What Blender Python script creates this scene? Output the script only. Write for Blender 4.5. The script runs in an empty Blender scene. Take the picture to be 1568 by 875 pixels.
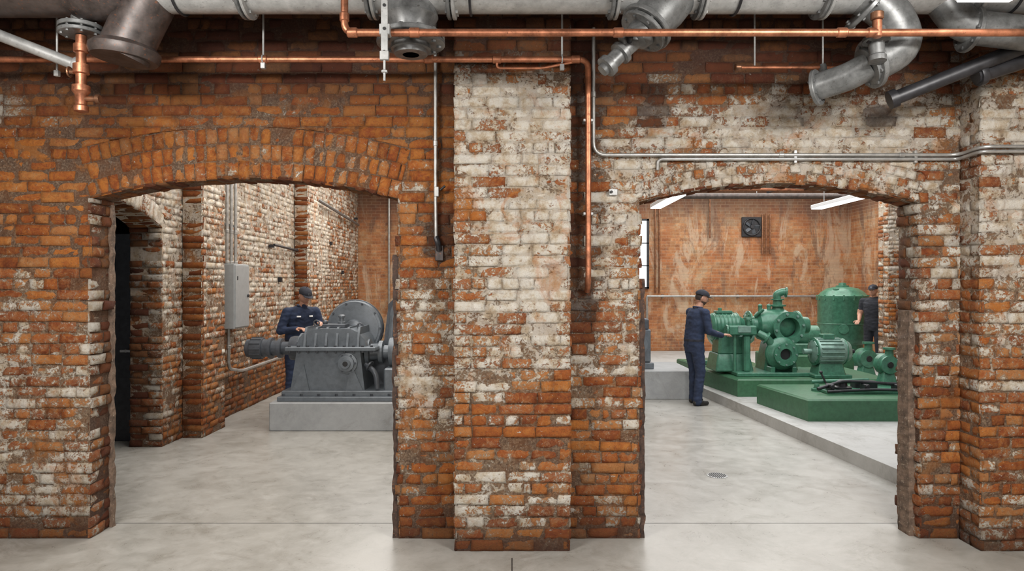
import bpy, math, random
import numpy as np
from mathutils import Vector, Matrix, noise
random.seed(7); np.random.seed(7)
scene=bpy.context.scene
try:
    scene.view_settings.view_transform='Standard'
except Exception: pass

# ------------------------------------------------------------------ materials
def new_mat(name):
    m=bpy.data.materials.new(name); m.use_nodes=True
    nt=m.node_tree; b=nt.nodes['Principled BSDF']
    return m,nt,b
def N(nt,t,**kw):
    return nt.nodes.new(t)
def math_(nt,op,a,b=None,c=None,clamp=False):
    n=nt.nodes.new('ShaderNodeMath'); n.operation=op; n.use_clamp=clamp
    for i,x in enumerate((a,b,c)):
        if x is None: continue
        if isinstance(x,(int,float)): n.inputs[i].default_value=x
        else: nt.links.new(x,n.inputs[i])
    return n.outputs[0]
def mixc(nt,f,a,b,mode='MIX'):
    n=nt.nodes.new('ShaderNodeMix'); n.data_type='RGBA'; n.blend_type=mode
    for s,x in ((n.inputs[0],f),(n.inputs[6],a),(n.inputs[7],b)):
        if isinstance(x,(int,float)): s.default_value=x
        elif isinstance(x,tuple): s.default_value=(*x,1) if len(x)==3 else x
        else: nt.links.new(x,s)
    return n.outputs[2]
def ramp(nt,f,stops):
    n=nt.nodes.new('ShaderNodeValToRGB'); cr=n.color_ramp
    while len(cr.elements)<len(stops): cr.elements.new(0.5)
    for e,(p,c) in zip(cr.elements,stops):
        e.position=p; e.color=(*c,1) if len(c)==3 else c
    nt.links.new(f,n.inputs[0]); return n.outputs[0]
def noise_(nt,scale,detail=4,rough=0.55,vec=None,dist=0.0):
    n=nt.nodes.new('ShaderNodeTexNoise'); n.inputs['Scale'].default_value=scale
    n.inputs['Detail'].default_value=detail; n.inputs['Roughness'].default_value=rough
    n.inputs['Distortion'].default_value=dist
    if vec is None:
        g=nt.nodes.new('ShaderNodeNewGeometry'); vec=g.outputs['Position']
    nt.links.new(vec,n.inputs['Vector']); return n.outputs['Fac']
def bump(nt,b,h,strength=0.3,dist=0.01):
    n=nt.nodes.new('ShaderNodeBump'); n.inputs['Strength'].default_value=strength
    n.inputs['Distance'].default_value=dist
    nt.links.new(h,n.inputs['Height']); nt.links.new(n.outputs[0],b.inputs['Normal'])
def step(nt,x,lo,hi):
    n=nt.nodes.new('ShaderNodeMapRange'); n.interpolation_type='SMOOTHSTEP'
    n.inputs['From Min'].default_value=lo; n.inputs['From Max'].default_value=hi
    nt.links.new(x,n.inputs['Value']); return n.outputs[0]

def brick_material(name,mortar=False):
    m,nt,b=new_mat(name)
    at=N(nt,'ShaderNodeAttribute'); at.attribute_name='bd'
    sp=nt.nodes.new('ShaderNodeSeparateColor'); nt.links.new(at.outputs['Color'],sp.inputs[0])
    rnd,paint,soot=sp.outputs[0],sp.outputs[1],sp.outputs[2]; orange=at.outputs['Alpha']  # third channel darkens the brick: soot plus shade painted into the colour
    geo=nt.nodes.new('ShaderNodeNewGeometry'); mp=nt.nodes.new('ShaderNodeMapping')
    mp.inputs['Scale'].default_value=(5.5,5.5,1.1); nt.links.new(geo.outputs['Position'],mp.inputs['Vector'])
    big=noise_(nt,2.4,4,0.65,dist=0.3); mid=noise_(nt,16,9,0.78,dist=1.0); fine=noise_(nt,75,6,0.78)
    vfine=noise_(nt,230,4,0.75); gr=noise_(nt,5.5,8,0.75,dist=0.4); fleck=noise_(nt,38,5,0.72,dist=0.7)
    drip=noise_(nt,1.0,6,0.7,mp.outputs[0],0.25); rust=noise_(nt,3.3,8,0.75,dist=0.8); peel=noise_(nt,7.5,7,0.72,dist=0.6)
    if mortar:
        base=ramp(nt,fine,[(0.3,(0.055,0.032,0.022)),(0.5,(0.16,0.10,0.065)),(0.7,(0.38,0.29,0.21))])
        base=mixc(nt,math_(nt,'MULTIPLY',step(nt,gr,0.42,0.6),0.6),base,(0.20,0.08,0.03))
    else:
        t=math_(nt,'ADD',math_(nt,'MULTIPLY',rnd,0.66),math_(nt,'MULTIPLY',mid,0.48))
        base=ramp(nt,t,[(0.16,(0.085,0.028,0.018)),(0.34,(0.26,0.062,0.022)),(0.52,(0.42,0.120,0.030)),(0.70,(0.56,0.215,0.052)),(0.94,(0.40,0.22,0.11))])
        hot=mixc(nt,step(nt,mid,.35,.65),(0.36,0.075,0.015),(0.68,0.265,0.042))
        base=mixc(nt,math_(nt,'MULTIPLY',orange,0.55),base,hot)
        base=mixc(nt,math_(nt,'MULTIPLY',step(nt,fine,0.53,0.66),0.7),base,(0.12,0.048,0.028))
        base=mixc(nt,math_(nt,'MULTIPLY',step(nt,vfine,0.58,0.72),0.40),base,(0.66,0.42,0.25))
    v=math_(nt,'ADD',math_(nt,'MULTIPLY',mid,0.85),math_(nt,'MULTIPLY',fine,0.50))
    v=math_(nt,'ADD',v,math_(nt,'MULTIPLY',big,0.45))
    v=math_(nt,'ADD',v,math_(nt,'MULTIPLY',math_(nt,'SUBTRACT',peel,0.5),0.55))
    v=math_(nt,'ADD',v,math_(nt,'MULTIPLY',math_(nt,'SUBTRACT',rnd,0.5),0.14 if not mortar else 0.0))
    v=math_(nt,'ADD',v,math_(nt,'MULTIPLY',math_(nt,'SUBTRACT',paint,0.5),0.74))
    mask=step(nt,v,0.925,0.965)
    fl=math_(nt,'ADD',fleck,math_(nt,'MULTIPLY',math_(nt,'SUBTRACT',paint,0.5),0.14))
    flm=math_(nt,'MULTIPLY',step(nt,fl,0.605,0.635),0.85)
    mask=math_(nt,'MAXIMUM',mask,flm)
    stain=step(nt,v,0.76,0.93)
    pc=ramp(nt,noise_(nt,11,7,0.74),[(0.30,(0.42,0.30,0.18)),(0.42,(0.66,0.56,0.42)),(0.52,(0.82,0.77,0.67)),(0.68,(0.88,0.86,0.80)),(0.85,(0.72,0.50,0.24))])
    pc=mixc(nt,math_(nt,'MULTIPLY',step(nt,vfine,0.52,0.68),0.38),pc,(0.38,0.26,0.16))
    pc=mixc(nt,math_(nt,'MULTIPLY',step(nt,fine,0.56,0.70),0.40),pc,(0.44,0.24,0.11))
    base=mixc(nt,math_(nt,'MULTIPLY',stain,0.26),base,(0.60,0.42,0.26))
    col=mixc(nt,math_(nt,'MULTIPLY',mask,0.62 if mortar else 0.96),base,pc)
    rw=math_(nt,'MULTIPLY',step(nt,rust,0.53,0.63),math_(nt,'ADD',0.12,math_(nt,'MULTIPLY',orange,0.50)))
    col=mixc(nt,rw,col,(0.56,0.20,0.032))
    col=mixc(nt,math_(nt,'MULTIPLY',step(nt,gr,0.54,0.68),0.55),col,mixc(nt,1.0,col,(0.38,0.27,0.20),'MULTIPLY'))
    col=mixc(nt,math_(nt,'MULTIPLY',step(nt,drip,0.55,0.68),0.45),col,mixc(nt,1.0,col,(0.42,0.30,0.22),'MULTIPLY'))
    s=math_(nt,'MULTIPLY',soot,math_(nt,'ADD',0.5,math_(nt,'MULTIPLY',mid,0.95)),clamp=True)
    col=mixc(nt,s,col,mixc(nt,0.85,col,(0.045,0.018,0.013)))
    nt.links.new(col,b.inputs['Base Color'])
    b.inputs['Roughness'].default_value=0.86
    b.inputs['Specular IOR Level'].default_value=0.3
    h=math_(nt,'ADD',math_(nt,'MULTIPLY',fine,1.0),math_(nt,'ADD',math_(nt,'MULTIPLY',vfine,0.35),math_(nt,'MULTIPLY',mask,0.45)))
    h=math_(nt,'ADD',h,math_(nt,'MULTIPLY',mid,1.3))
    bump(nt,b,h,1.0,0.012)
    return m
M_BRICK=brick_material('old_brick'); M_MORT=brick_material('lime_mortar',True)

def metal(name,col,rough=0.4,metallic=0.0,var=0.15,spots=None,bumpk=0.1):
    m,nt,b=new_mat(name)
    n1=noise_(nt,14,5,0.65); n2=noise_(nt,55,4,0.6)
    dark=tuple(c*(1-var*1.6) for c in col); lite=tuple(min(1,c*(1+var)) for c in col)
    c=ramp(nt,n1,[(0.3,dark),(0.7,lite)])
    if spots: c=mixc(nt,step(nt,n2,0.58,0.72),c,spots)
    nt.links.new(c,b.inputs['Base Color'])
    b.inputs['Metallic'].default_value=metallic
    r=math_(nt,'ADD',rough-0.08,math_(nt,'MULTIPLY',n2,0.16)); nt.links.new(r,b.inputs['Roughness'])
    bump(nt,b,n2,bumpk,0.003)
    return m
M_COPPER=metal('copper',(0.46,0.185,0.10),0.42,0.75,0.34,(0.22,0.09,0.05))
M_BRASS=metal('old_brass',(0.28,0.14,0.08),0.42,0.75,0.35)
M_GALV=metal('galvanised_steel',(0.42,0.425,0.42),0.47,0.45,0.18,(0.28,0.28,0.27))
M_CAST=metal('cast_grey_paint',(0.165,0.17,0.17),0.40,0.35,0.3,(0.09,0.09,0.085))
M_CASTD=metal('dark_cast_iron',(0.075,0.06,0.055),0.45,0.3,0.35,(0.16,0.07,0.04))
M_DARK=metal('dark_steel',(0.03,0.03,0.034),0.42,0.3,0.3)
M_COND=metal('steel_conduit',(0.42,0.415,0.40),0.38,0.65,0.18)
M_BLACK=metal('black_rubber',(0.012,0.012,0.013),0.6,0,0.2)  # near-black patches painting the dark inside of bores and slots
M_GREY=metal('machine_grey_enamel',(0.135,0.155,0.175),0.32,0.1,0.14)
M_GREYD=metal('machine_dark_grey',(0.075,0.085,0.10),0.38,0.2,0.18)
M_GREEN=metal('machine_green_enamel',(0.060,0.190,0.122),0.30,0.05,0.24,(0.045,0.13,0.085))
M_GREENP=metal('plinth_green_paint',(0.045,0.14,0.07),0.42,0,0.16)
M_GREENL=metal('motor_pale_green',(0.21,0.33,0.28),0.33,0.25,0.18)
M_RUST=metal('rusty_iron_frame',(0.065,0.038,0.028),0.8,0.1,0.5,(0.20,0.09,0.045),0.5)
M_WOOD=metal('weathered_jamb',(0.15,0.10,0.07),0.85,0,0.45,(0.32,0.26,0.20),0.6)
M_BOX=metal('panel_grey',(0.33,0.35,0.36),0.4,0.1,0.06)
M_CAP=metal('navy_cap',(0.02,0.022,0.032),0.85,0,0.2)
M_NAVY=metal('navy_coverall',(0.018,0.030,0.068),0.85,0,0.25,None,0.3)
M_TEE=metal('black_workwear',(0.018,0.020,0.028),0.85,0,0.2)
M_BOOT=metal('leather_boot',(0.015,0.013,0.012),0.45,0,0.2)
M_SKIN=metal('skin',(0.48,0.255,0.175),0.5,0,0.06)
M_HAIR=metal('dark_hair',(0.03,0.02,0.016),0.7,0,0.3)
M_STUB=metal('short_beard',(0.13,0.08,0.06),0.8,0,0.3)
M_EYE=metal('eye',(0.05,0.04,0.035),0.2,0,0.1)
M_WHITE=metal('white_enamel',(0.7,0.7,0.7),0.4,0,0.03)
M_PLAST=metal('painted_plaster',(0.46,0.38,0.30),0.85,0,0.1)
M_CEIL=metal('dark_ceiling',(0.11,0.09,0.08),0.9,0,0.3)
M_CEILB=metal('boarded_ceiling',(0.24,0.18,0.14),0.9,0,0.25)
M_DKWALL=metal('sooty_wall',(0.05,0.035,0.03),0.9,0,0.4)  # near-black colour stands in for the dark side space
metal_lip=metal('lips',(0.36,0.14,0.11),0.5,0,0.05)

def emis(name,col,s):
    m,nt,b=new_mat(name); b.inputs['Base Color'].default_value=(*col,1)
    b.inputs['Emission Color'].default_value=(*col,1); b.inputs['Emission Strength'].default_value=s
    return m
M_LAMP=emis('led_diffuser',(1,0.98,0.95),5.0)
M_SKYG=emis('daylit_glass',(0.9,0.95,1.0),2.6)

def concrete(name,c0,c1,rough=0.4):
    m,nt,b=new_mat(name)
    n1=noise_(nt,0.9,7,0.66,dist=0.8); n2=noise_(nt,5,8,0.76,dist=0.5); n3=noise_(nt,90,3,0.6); n4=noise_(nt,1.6,10,0.8,dist=1.8); n5=noise_(nt,0.45,8,0.7,dist=1.2)
    t=math_(nt,'ADD',math_(nt,'MULTIPLY',n1,0.5),math_(nt,'MULTIPLY',n2,0.5))
    c=ramp(nt,t,[(0.39,c0),(0.59,c1)])
    c=mixc(nt,math_(nt,'MULTIPLY',step(nt,n4,0.50,0.64),0.45),c,tuple(x*k for x,k in zip(c0,(.70,.67,.62))))
    c=mixc(nt,math_(nt,'MULTIPLY',step(nt,n5,0.50,0.62),0.30),c,tuple(min(1,x*1.12) for x in c1))
    c=mixc(nt,math_(nt,'MULTIPLY',step(nt,n3,0.58,0.75),0.18),c,tuple(x*0.6 for x in c0))
    nt.links.new(c,b.inputs['Base Color'])
    r=math_(nt,'ADD',rough-0.18,math_(nt,'MULTIPLY',n2,0.38)); nt.links.new(r,b.inputs['Roughness'])
    bump(nt,b,math_(nt,'ADD',n3,n2),0.07,0.004)
    return m
M_FLOOR=concrete('polished_concrete',(0.295,0.284,0.255),(0.42,0.41,0.38),0.31)
M_PAD=concrete('pad_concrete',(0.27,0.28,0.285),(0.36,0.37,0.375),0.6)
M_PADW=concrete('plinth_concrete_light',(0.35,0.345,0.33),(0.46,0.46,0.445),0.6)

def backwall_mat():
    m,nt,b=new_mat('rust_stained_wall')
    g=nt.nodes.new('ShaderNodeNewGeometry')
    mp=nt.nodes.new('ShaderNodeMapping'); mp.inputs['Rotation'].default_value=(math.radians(-90),0,0)
    nt.links.new(g.outputs['Position'],mp.inputs['Vector'])
    br=nt.nodes.new('ShaderNodeTexBrick'); br.inputs['Scale'].default_value=1
    br.inputs['Brick Width'].default_value=0.23; br.inputs['Row Height'].default_value=0.077
    br.inputs['Mortar Size'].default_value=0.008; br.inputs['Mortar Smooth'].default_value=0.4
    br.inputs['Color1'].default_value=(0.30,0.26,0.24,1); br.inputs['Color2'].default_value=(1,1,1,1)
    br.inputs['Mortar'].default_value=(0.6,0.6,0.6,1)
    nt.links.new(mp.outputs[0],br.inputs['Vector'])
    mp2=nt.nodes.new('ShaderNodeMapping'); mp2.inputs['Scale'].default_value=(1.6,1.6,0.45)
    nt.links.new(g.outputs['Position'],mp2.inputs['Vector'])
    n1=noise_(nt,1.3,9,0.76,None,0.7); n2=noise_(nt,6,8,0.78); n3=noise_(nt,1.9,7,0.74,mp2.outputs[0],0.5); n4=noise_(nt,1.2,9,0.76,mp2.outputs[0],1.2); n6=noise_(nt,0.7,6,0.7,None,0.5)
    t=math_(nt,'ADD',math_(nt,'MULTIPLY',n1,0.55),math_(nt,'MULTIPLY',n2,0.45))
    c=ramp(nt,t,[(0.36,(0.15,0.065,0.035)),(0.44,(0.36,0.145,0.06)),(0.51,(0.50,0.24,0.10)),(0.58,(0.50,0.34,0.20)),(0.68,(0.34,0.18,0.09))])
    c=mixc(nt,math_(nt,'MULTIPLY',step(nt,n6,0.48,0.58),0.55),c,(0.44,0.145,0.045))
    c=mixc(nt,0.50,c,mixc(nt,1.0,c,br.outputs['Color'],'MULTIPLY'))
    c=mixc(nt,math_(nt,'MULTIPLY',step(nt,n4,0.52,0.60),0.60),c,(0.54,0.43,0.31))
    c=mixc(nt,math_(nt,'MULTIPLY',step(nt,n3,0.53,0.63),0.65),c,(0.15,0.085,0.055))
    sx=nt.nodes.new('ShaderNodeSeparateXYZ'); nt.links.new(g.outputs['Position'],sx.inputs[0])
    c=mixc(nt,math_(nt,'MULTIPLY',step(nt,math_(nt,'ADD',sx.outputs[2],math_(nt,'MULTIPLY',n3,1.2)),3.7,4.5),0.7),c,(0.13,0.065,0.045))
    c=mixc(nt,math_(nt,'MULTIPLY',br.outputs['Fac'],0.30),c,(0.5,0.38,0.27))
    nt.links.new(c,b.inputs['Base Color']); b.inputs['Roughness'].default_value=0.8
    bump(nt,b,math_(nt,'SUBTRACT',n2,math_(nt,'MULTIPLY',br.outputs['Fac'],0.8)),0.6,0.014)
    return m
M_BACK=backwall_mat()

# ------------------------------------------------------------------ mesh builder
class MB:
    def __init__(s): s.v=[];s.f=[];s.m=[];s.mats=[]
    def mi(s,mat):
        if mat not in s.mats: s.mats.append(mat)
        return s.mats.index(mat)
    def add(s,vs,fs,mat):
        o=len(s.v); k=s.mi(mat)
        s.v.extend([tuple(p) for p in vs]); s.f.extend([tuple(i+o for i in f) for f in fs]); s.m.extend([k]*len(fs))
    def frame(s,d):
        d=Vector(d).normalized(); a=Vector((0,0,1)) if abs(d.z)<0.9 else Vector((1,0,0))
        x=d.cross(a).normalized(); y=d.cross(x).normalized(); return d,x,y
    def lathe(s,p,d,prof,mat,seg=24,caps=True,sx=1,sy=1):
        p=Vector(p); d,x,y=s.frame(d); vs=[];fs=[]
        for t,r in prof:
            for i in range(seg):
                a=2*math.pi*i/seg; vs.append(p+d*t+x*(math.cos(a)*r*sx)+y*(math.sin(a)*r*sy))
        n=len(prof)
        for j in range(n-1):
            for i in range(seg):
                k=(i+1)%seg; fs.append((j*seg+i,j*seg+k,(j+1)*seg+k,(j+1)*seg+i))
        if caps:
            fs.append(tuple(reversed(range(seg)))); fs.append(tuple((n-1)*seg+i for i in range(seg)))
        s.add(vs,fs,mat)
    def cyl(s,p0,p1,r,mat,r1=None,seg=20):
        p0=Vector(p0);p1=Vector(p1);L=(p1-p0).length; r1=r if r1 is None else r1
        b=min(0.006,L*0.2,r*0.2)
        s.lathe(p0,p1-p0,[(0,r-b),(b,r),(L-b,r1),(L,r1-b)],mat,seg)
    def flange(s,p,d,r,t,mat,bolts=8,bm=None,hole=0):
        p=Vector(p); dd,x,y=s.frame(d)
        s.lathe(p-dd*t/2,dd,[(0,r*0.97),(t*0.15,r),(t*0.85,r),(t,r*0.97)],mat,28)
        for i in range(bolts):
            a=2*math.pi*i/bolts+0.2; c=p+(x*math.cos(a)+y*math.sin(a))*r*0.82
            s.lathe(c-dd*(t/2+r*0.07),dd,[(0,r*0.075),(t+r*0.14,r*0.075)],bm or mat,6)
        if hole: s.lathe(p+dd*(t/2+0.001),dd,[(0,hole),(0.004,hole)],M_BLACK,20)
    def box(s,c,size,mat,bev=0.006,rot=None,taper=(1,1)):
        c=Vector(c); hx,hy,hz=[q/2 for q in size]; b=min(bev,hx*0.45,hy*0.45,hz*0.45)
        R=rot or Matrix.Identity(3); vs=[];idx={}
        for sx in(-1,1):
            for sy in(-1,1):
                for sz in(-1,1):
                    tx,ty=(taper if sz>0 else (1,1))
                    for ax in range(3):
                        q=[sx*hx,sy*hy,sz*hz]
                        for a2 in range(3):
                            if a2!=ax: q[a2]-= (sx,sy,sz)[a2]*b
                        q[0]*=tx;q[1]*=ty
                        idx[(sx,sy,sz,ax)]=len(vs); vs.append(c+R@Vector(q))
        fs=[]
        S=(-1,1)
        for ax in range(3):
            o=[a for a in range(3) if a!=ax]
            for sg in S:
                loop=[]
                for (a,bb) in ((-1,-1),(1,-1),(1,1),(-1,1)):
                    k=[0,0,0];k[ax]=sg;k[o[0]]=a;k[o[1]]=bb; loop.append(idx[(*k,ax)])
                flip=(sg<0) ^ (ax==1)
                fs.append(tuple(reversed(loop)) if flip else tuple(loop))
        for ax in range(3):
            o=[a for a in range(3) if a!=ax]
            for a in S:
                for bb in S:
                    k0=[0,0,0];k0[ax]=-1;k0[o[0]]=a;k0[o[1]]=bb
                    k1=list(k0);k1[ax]=1
                    fs.append((idx[(*k0,o[0])],idx[(*k1,o[0])],idx[(*k1,o[1])],idx[(*k0,o[1])]))
        for sx in S:
            for sy in S:
                for sz in S: fs.append(tuple(idx[(sx,sy,sz,a)] for a in range(3)))
        s.add(vs,fs,mat)
    def sphere(s,c,r,mat,seg=16,rings=10,sc=(1,1,1),rot=None):
        c=Vector(c);vs=[];fs=[];R=rot or Matrix.Identity(3)
        for j in range(rings+1):
            t=math.pi*j/rings
            for i in range(seg):
                a=2*math.pi*i/seg
                q=Vector((math.sin(t)*math.cos(a)*sc[0],math.sin(t)*math.sin(a)*sc[1],math.cos(t)*sc[2]))*r
                vs.append(c+R@q)
        for j in range(rings):
            for i in range(seg):
                k=(i+1)%seg; fs.append((j*seg+i,(j+1)*seg+i,(j+1)*seg+k,j*seg+k))
        s.add(vs,fs,mat)
    def tube(s,path,r,mat,fil=0.06,seg=12,rs=None):
        P=[Vector(p) for p in path]; out=[P[0]]
        for i in range(1,len(P)-1):
            a=P[i-1]-P[i];b=P[i+1]-P[i]; f=min(fil,a.length*0.45,b.length*0.45)
            p0=P[i]+a.normalized()*f;p2=P[i]+b.normalized()*f
            for k in range(7):
                t=k/6; out.append(p0*(1-t)**2+P[i]*2*t*(1-t)+p2*t*t)
        out.append(P[-1]); d,x,y=s.frame(out[1]-out[0]); vs=[];fs=[]
        for i,p in enumerate(out):
            if i==0: nd=(out[1]-out[0])
            elif i==len(out)-1: nd=out[-1]-out[-2]
            else: nd=(out[i+1]-out[i]).normalized()+(out[i]-out[i-1]).normalized()
            nd.normalize(); q=d.rotation_difference(nd); x=q@x;y=q@y;d=nd
            rr=r if rs is None else rs[0]+(rs[1]-rs[0])*i/(len(out)-1)
            for k in range(seg):
                a=2*math.pi*k/seg; vs.append(p+x*math.cos(a)*rr+y*math.sin(a)*rr)
        for j in range(len(out)-1):
            for k in range(seg):
                l=(k+1)%seg; fs.append((j*seg+k,j*seg+l,(j+1)*seg+l,(j+1)*seg+k))
        fs.append(tuple(reversed(range(seg)))); fs.append(tuple((len(out)-1)*seg+k for k in range(seg)))
        s.add(vs,fs,mat)
    def torus(s,c,d,R,r,mat,seg=28,ts=8):
        c=Vector(c); d,x,y=s.frame(d); vs=[];fs=[]
        for i in range(seg):
            a=2*math.pi*i/seg; e=x*math.cos(a)+y*math.sin(a)
            for j in range(ts):
                b=2*math.pi*j/ts; vs.append(c+e*(R+r*math.cos(b))+d*(r*math.sin(b)))
        for i in range(seg):
            for j in range(ts):
                i2=(i+1)%seg;j2=(j+1)%ts; fs.append((i*ts+j,i2*ts+j,i2*ts+j2,i*ts+j2))
        s.add(vs,fs,mat)
    def extr(s,poly,axis,a,b,mat):
        n=len(poly)
        def P(q,t):
            return {'y':(q[0],t,q[1]),'x':(t,q[0],q[1]),'z':(q[0],q[1],t)}[axis]
        vs=[P(q,a) for q in poly]+[P(q,b) for q in poly]
        fs=[tuple(range(n)),tuple(reversed(range(n,2*n)))]
        fs+=[(i,i+n,(i+1)%n+n,(i+1)%n) for i in range(n)]
        s.add(vs,fs,mat)
    def obj(s,name,smooth=True,ang=0.6,fixn=True):
        me=bpy.data.meshes.new(name); me.from_pydata(s.v,[],s.f)
        for m in s.mats: me.materials.append(m)
        me.polygons.foreach_set('material_index',s.m)
        if fixn:
            import bmesh
            bm=bmesh.new(); bm.from_mesh(me); bmesh.ops.recalc_face_normals(bm,faces=bm.faces); bm.to_mesh(me); bm.free()
        if smooth:
            me.polygons.foreach_set('use_smooth',[True]*len(me.polygons))
            try: me.set_sharp_from_angle(angle=ang)
            except Exception: pass
        me.update(); o=bpy.data.objects.new(name,me); scene.collection.objects.link(o); return o

# ------------------------------------------------------------------ brick wall system
S=0.004641
def PX(x): return (x-784)*S
class BrickWall:
    """O + u*U + z*Z + h*Nrm"""
    def __init__(s,O,U,Nn,zone):
        s.O=np.array(O,float);s.U=np.array(U,float);s.N=np.array(Nn,float);s.Z=np.array([0,0,1.])
        s.V=[];s.F=[];s.M=[];s.A=[];s.n=0;s.zone=zone
    def map(s,u,z,h): return s.O+np.outer(u,s.U)+np.outer(z,s.Z)+np.outer(h,s.N)
    def raw(s,P,F,mat,attr):
        s.V.append(P); s.F.extend([tuple(i+s.n for i in f) for f in F]); s.M.extend([mat]*len(F)); s.A.append(attr); s.n+=len(P)
    def body_quad(s,pts):
        P=np.array(pts,float); a=[]
        for p in P:
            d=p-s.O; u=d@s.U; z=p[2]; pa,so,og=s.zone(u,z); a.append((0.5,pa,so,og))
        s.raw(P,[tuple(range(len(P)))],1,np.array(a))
    def patch(s,f,u0,u1,v0,v1,nu=7,nv=4,h0=0.009,clip=None,zo=None,rnd=None,amp=0.0065,soot=0,wob=0.006):
        gu=np.concatenate([[0],np.linspace(0,1,nu),[1]]); gv=np.concatenate([[0],np.linspace(0,1,nv),[1]])
        UU,VV=np.meshgrid(gu,gv); nU=nu+2;nV=nv+2
        c=np.random.uniform(-wob,wob,8)
        uu=u0+(u1-u0)*UU + (c[0]*(1-UU)+c[1]*UU)*(1-VV)+(c[2]*(1-UU)+c[3]*UU)*VV
        vv=v0+(v1-v0)*VV + (c[4]*(1-VV)+c[5]*VV)*(1-UU)*0.7+(c[6]*(1-VV)+c[7]*VV)*UU*0.7
        I,J=np.meshgrid(np.arange(nU),np.arange(nV))
        outer=(I==0)|(I==nU-1)|(J==0)|(J==nV-1); edge=((I==1)|(I==nU-2)|(J==1)|(J==nV-2))&~outer
        hb=h0+np.random.uniform(-0.006,0.007)
        if random.random()<0.18: hb-=random.uniform(.005,.014)
        tl=np.random.uniform(-0.004,0.004,2)
        H=hb+tl[0]*(UU-.5)*2+tl[1]*(VV-.5)*2
        if clip is not None: uu,vv=clip(uu,vv,v1)
        base=f(uu.ravel(),vv.ravel(),np.zeros(uu.size))
        nz=np.array([noise.noise(Vector(p)*26)+0.6*noise.noise(Vector(p)*61) for p in base]).reshape(uu.shape)
        H=H+nz*amp; H=np.where(edge,H-0.0045-np.abs(nz)*0.011,H); H=np.where(outer,-0.012,H)
        P=f(uu.ravel(),vv.ravel(),H.ravel())
        F=[]
        for j in range(nV-1):
            for i in range(nU-1):
                a=j*nU+i; F.append((a,a+1,a+1+nU,a+nU))
        r=random.random() if rnd is None else rnd
        cu=(u0+u1)/2;cv=(v0+v1)/2
        zf=zo or s.zone
        pa,so,og=zf(cu,cv)
        so=min(1,so+soot)
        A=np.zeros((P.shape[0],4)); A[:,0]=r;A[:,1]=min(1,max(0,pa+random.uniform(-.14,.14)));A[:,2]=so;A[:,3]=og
        s.raw(P,F,0,A)
    def field(s,u0,u1,z0,z1,ops=(),clip=None,nu=7,nv=4,bw=0.222,bh=0.077,skip=None,edge=0.0):
        k=0; z=z0
        while z<z1-0.01:
            header=(k%6==5)
            w=bw/2 if header else bw
            off=(0 if k%2 else -w/2)+random.uniform(-.015,.015)
            iv=[(u0-edge,u1+edge)]
            for (a,b,zs) in ops:
                if z+bh*0.5<zs:
                    ja=random.uniform(-.024,.010);jb=random.uniform(-.010,.024); nv_=[]
                    for (p,q) in iv:
                        if b<=p or a>=q: nv_.append((p,q)); continue
                        if p<a: nv_.append((p,a+ja))
                        if q>b: nv_.append((b+jb,q))
                    iv=nv_
            for (p,q) in iv:
                cuts=[p]; x=u0+off-w
                while x<q:
                    x+=w*random.uniform(.86,1.10)*(0.52 if random.random()<.12 else 1)
                    if x>p+0.05 and x<q-0.05: cuts.append(x)
                cuts.append(q)
                for a,b in zip(cuts[:-1],cuts[1:]):
                    g=random.uniform(.003,.006)
                    c0=(a+g,b-g,z+g,z+bh-g*0.9)
                    if a==p: c0=(a,)+c0[1:]
                    if b==q: c0=(c0[0],b)+c0[2:]
                    if skip:
                        ins=[skip(x_,y_) for x_ in (c0[0],(c0[0]+c0[1])/2,c0[1]) for y_ in (c0[2],c0[3])]
                        if all(ins): continue
                        cl=clip if any(ins) else None
                    else: cl=None
                    s.patch(s.map,*c0,nu=nu if not header else max(3,nu//2+1),nv=nv,clip=cl)
            z+=bh; k+=1
    def obj(s,name):
        V=np.concatenate(s.V);A=np.concatenate(s.A)
        me=bpy.data.meshes.new(name); me.from_pydata(V.tolist(),[],s.F)
        me.materials.append(M_BRICK);me.materials.append(M_MORT)
        me.polygons.foreach_set('material_index',s.M)
        me.polygons.foreach_set('use_smooth',[m==0 for m in s.M])
        a=me.color_attributes.new('bd','FLOAT_COLOR','POINT'); a.data.foreach_set('color',A.astype(np.float32).ravel())
        me.update(); o=bpy.data.objects.new(name,me); scene.collection.objects.link(o); return o

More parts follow.
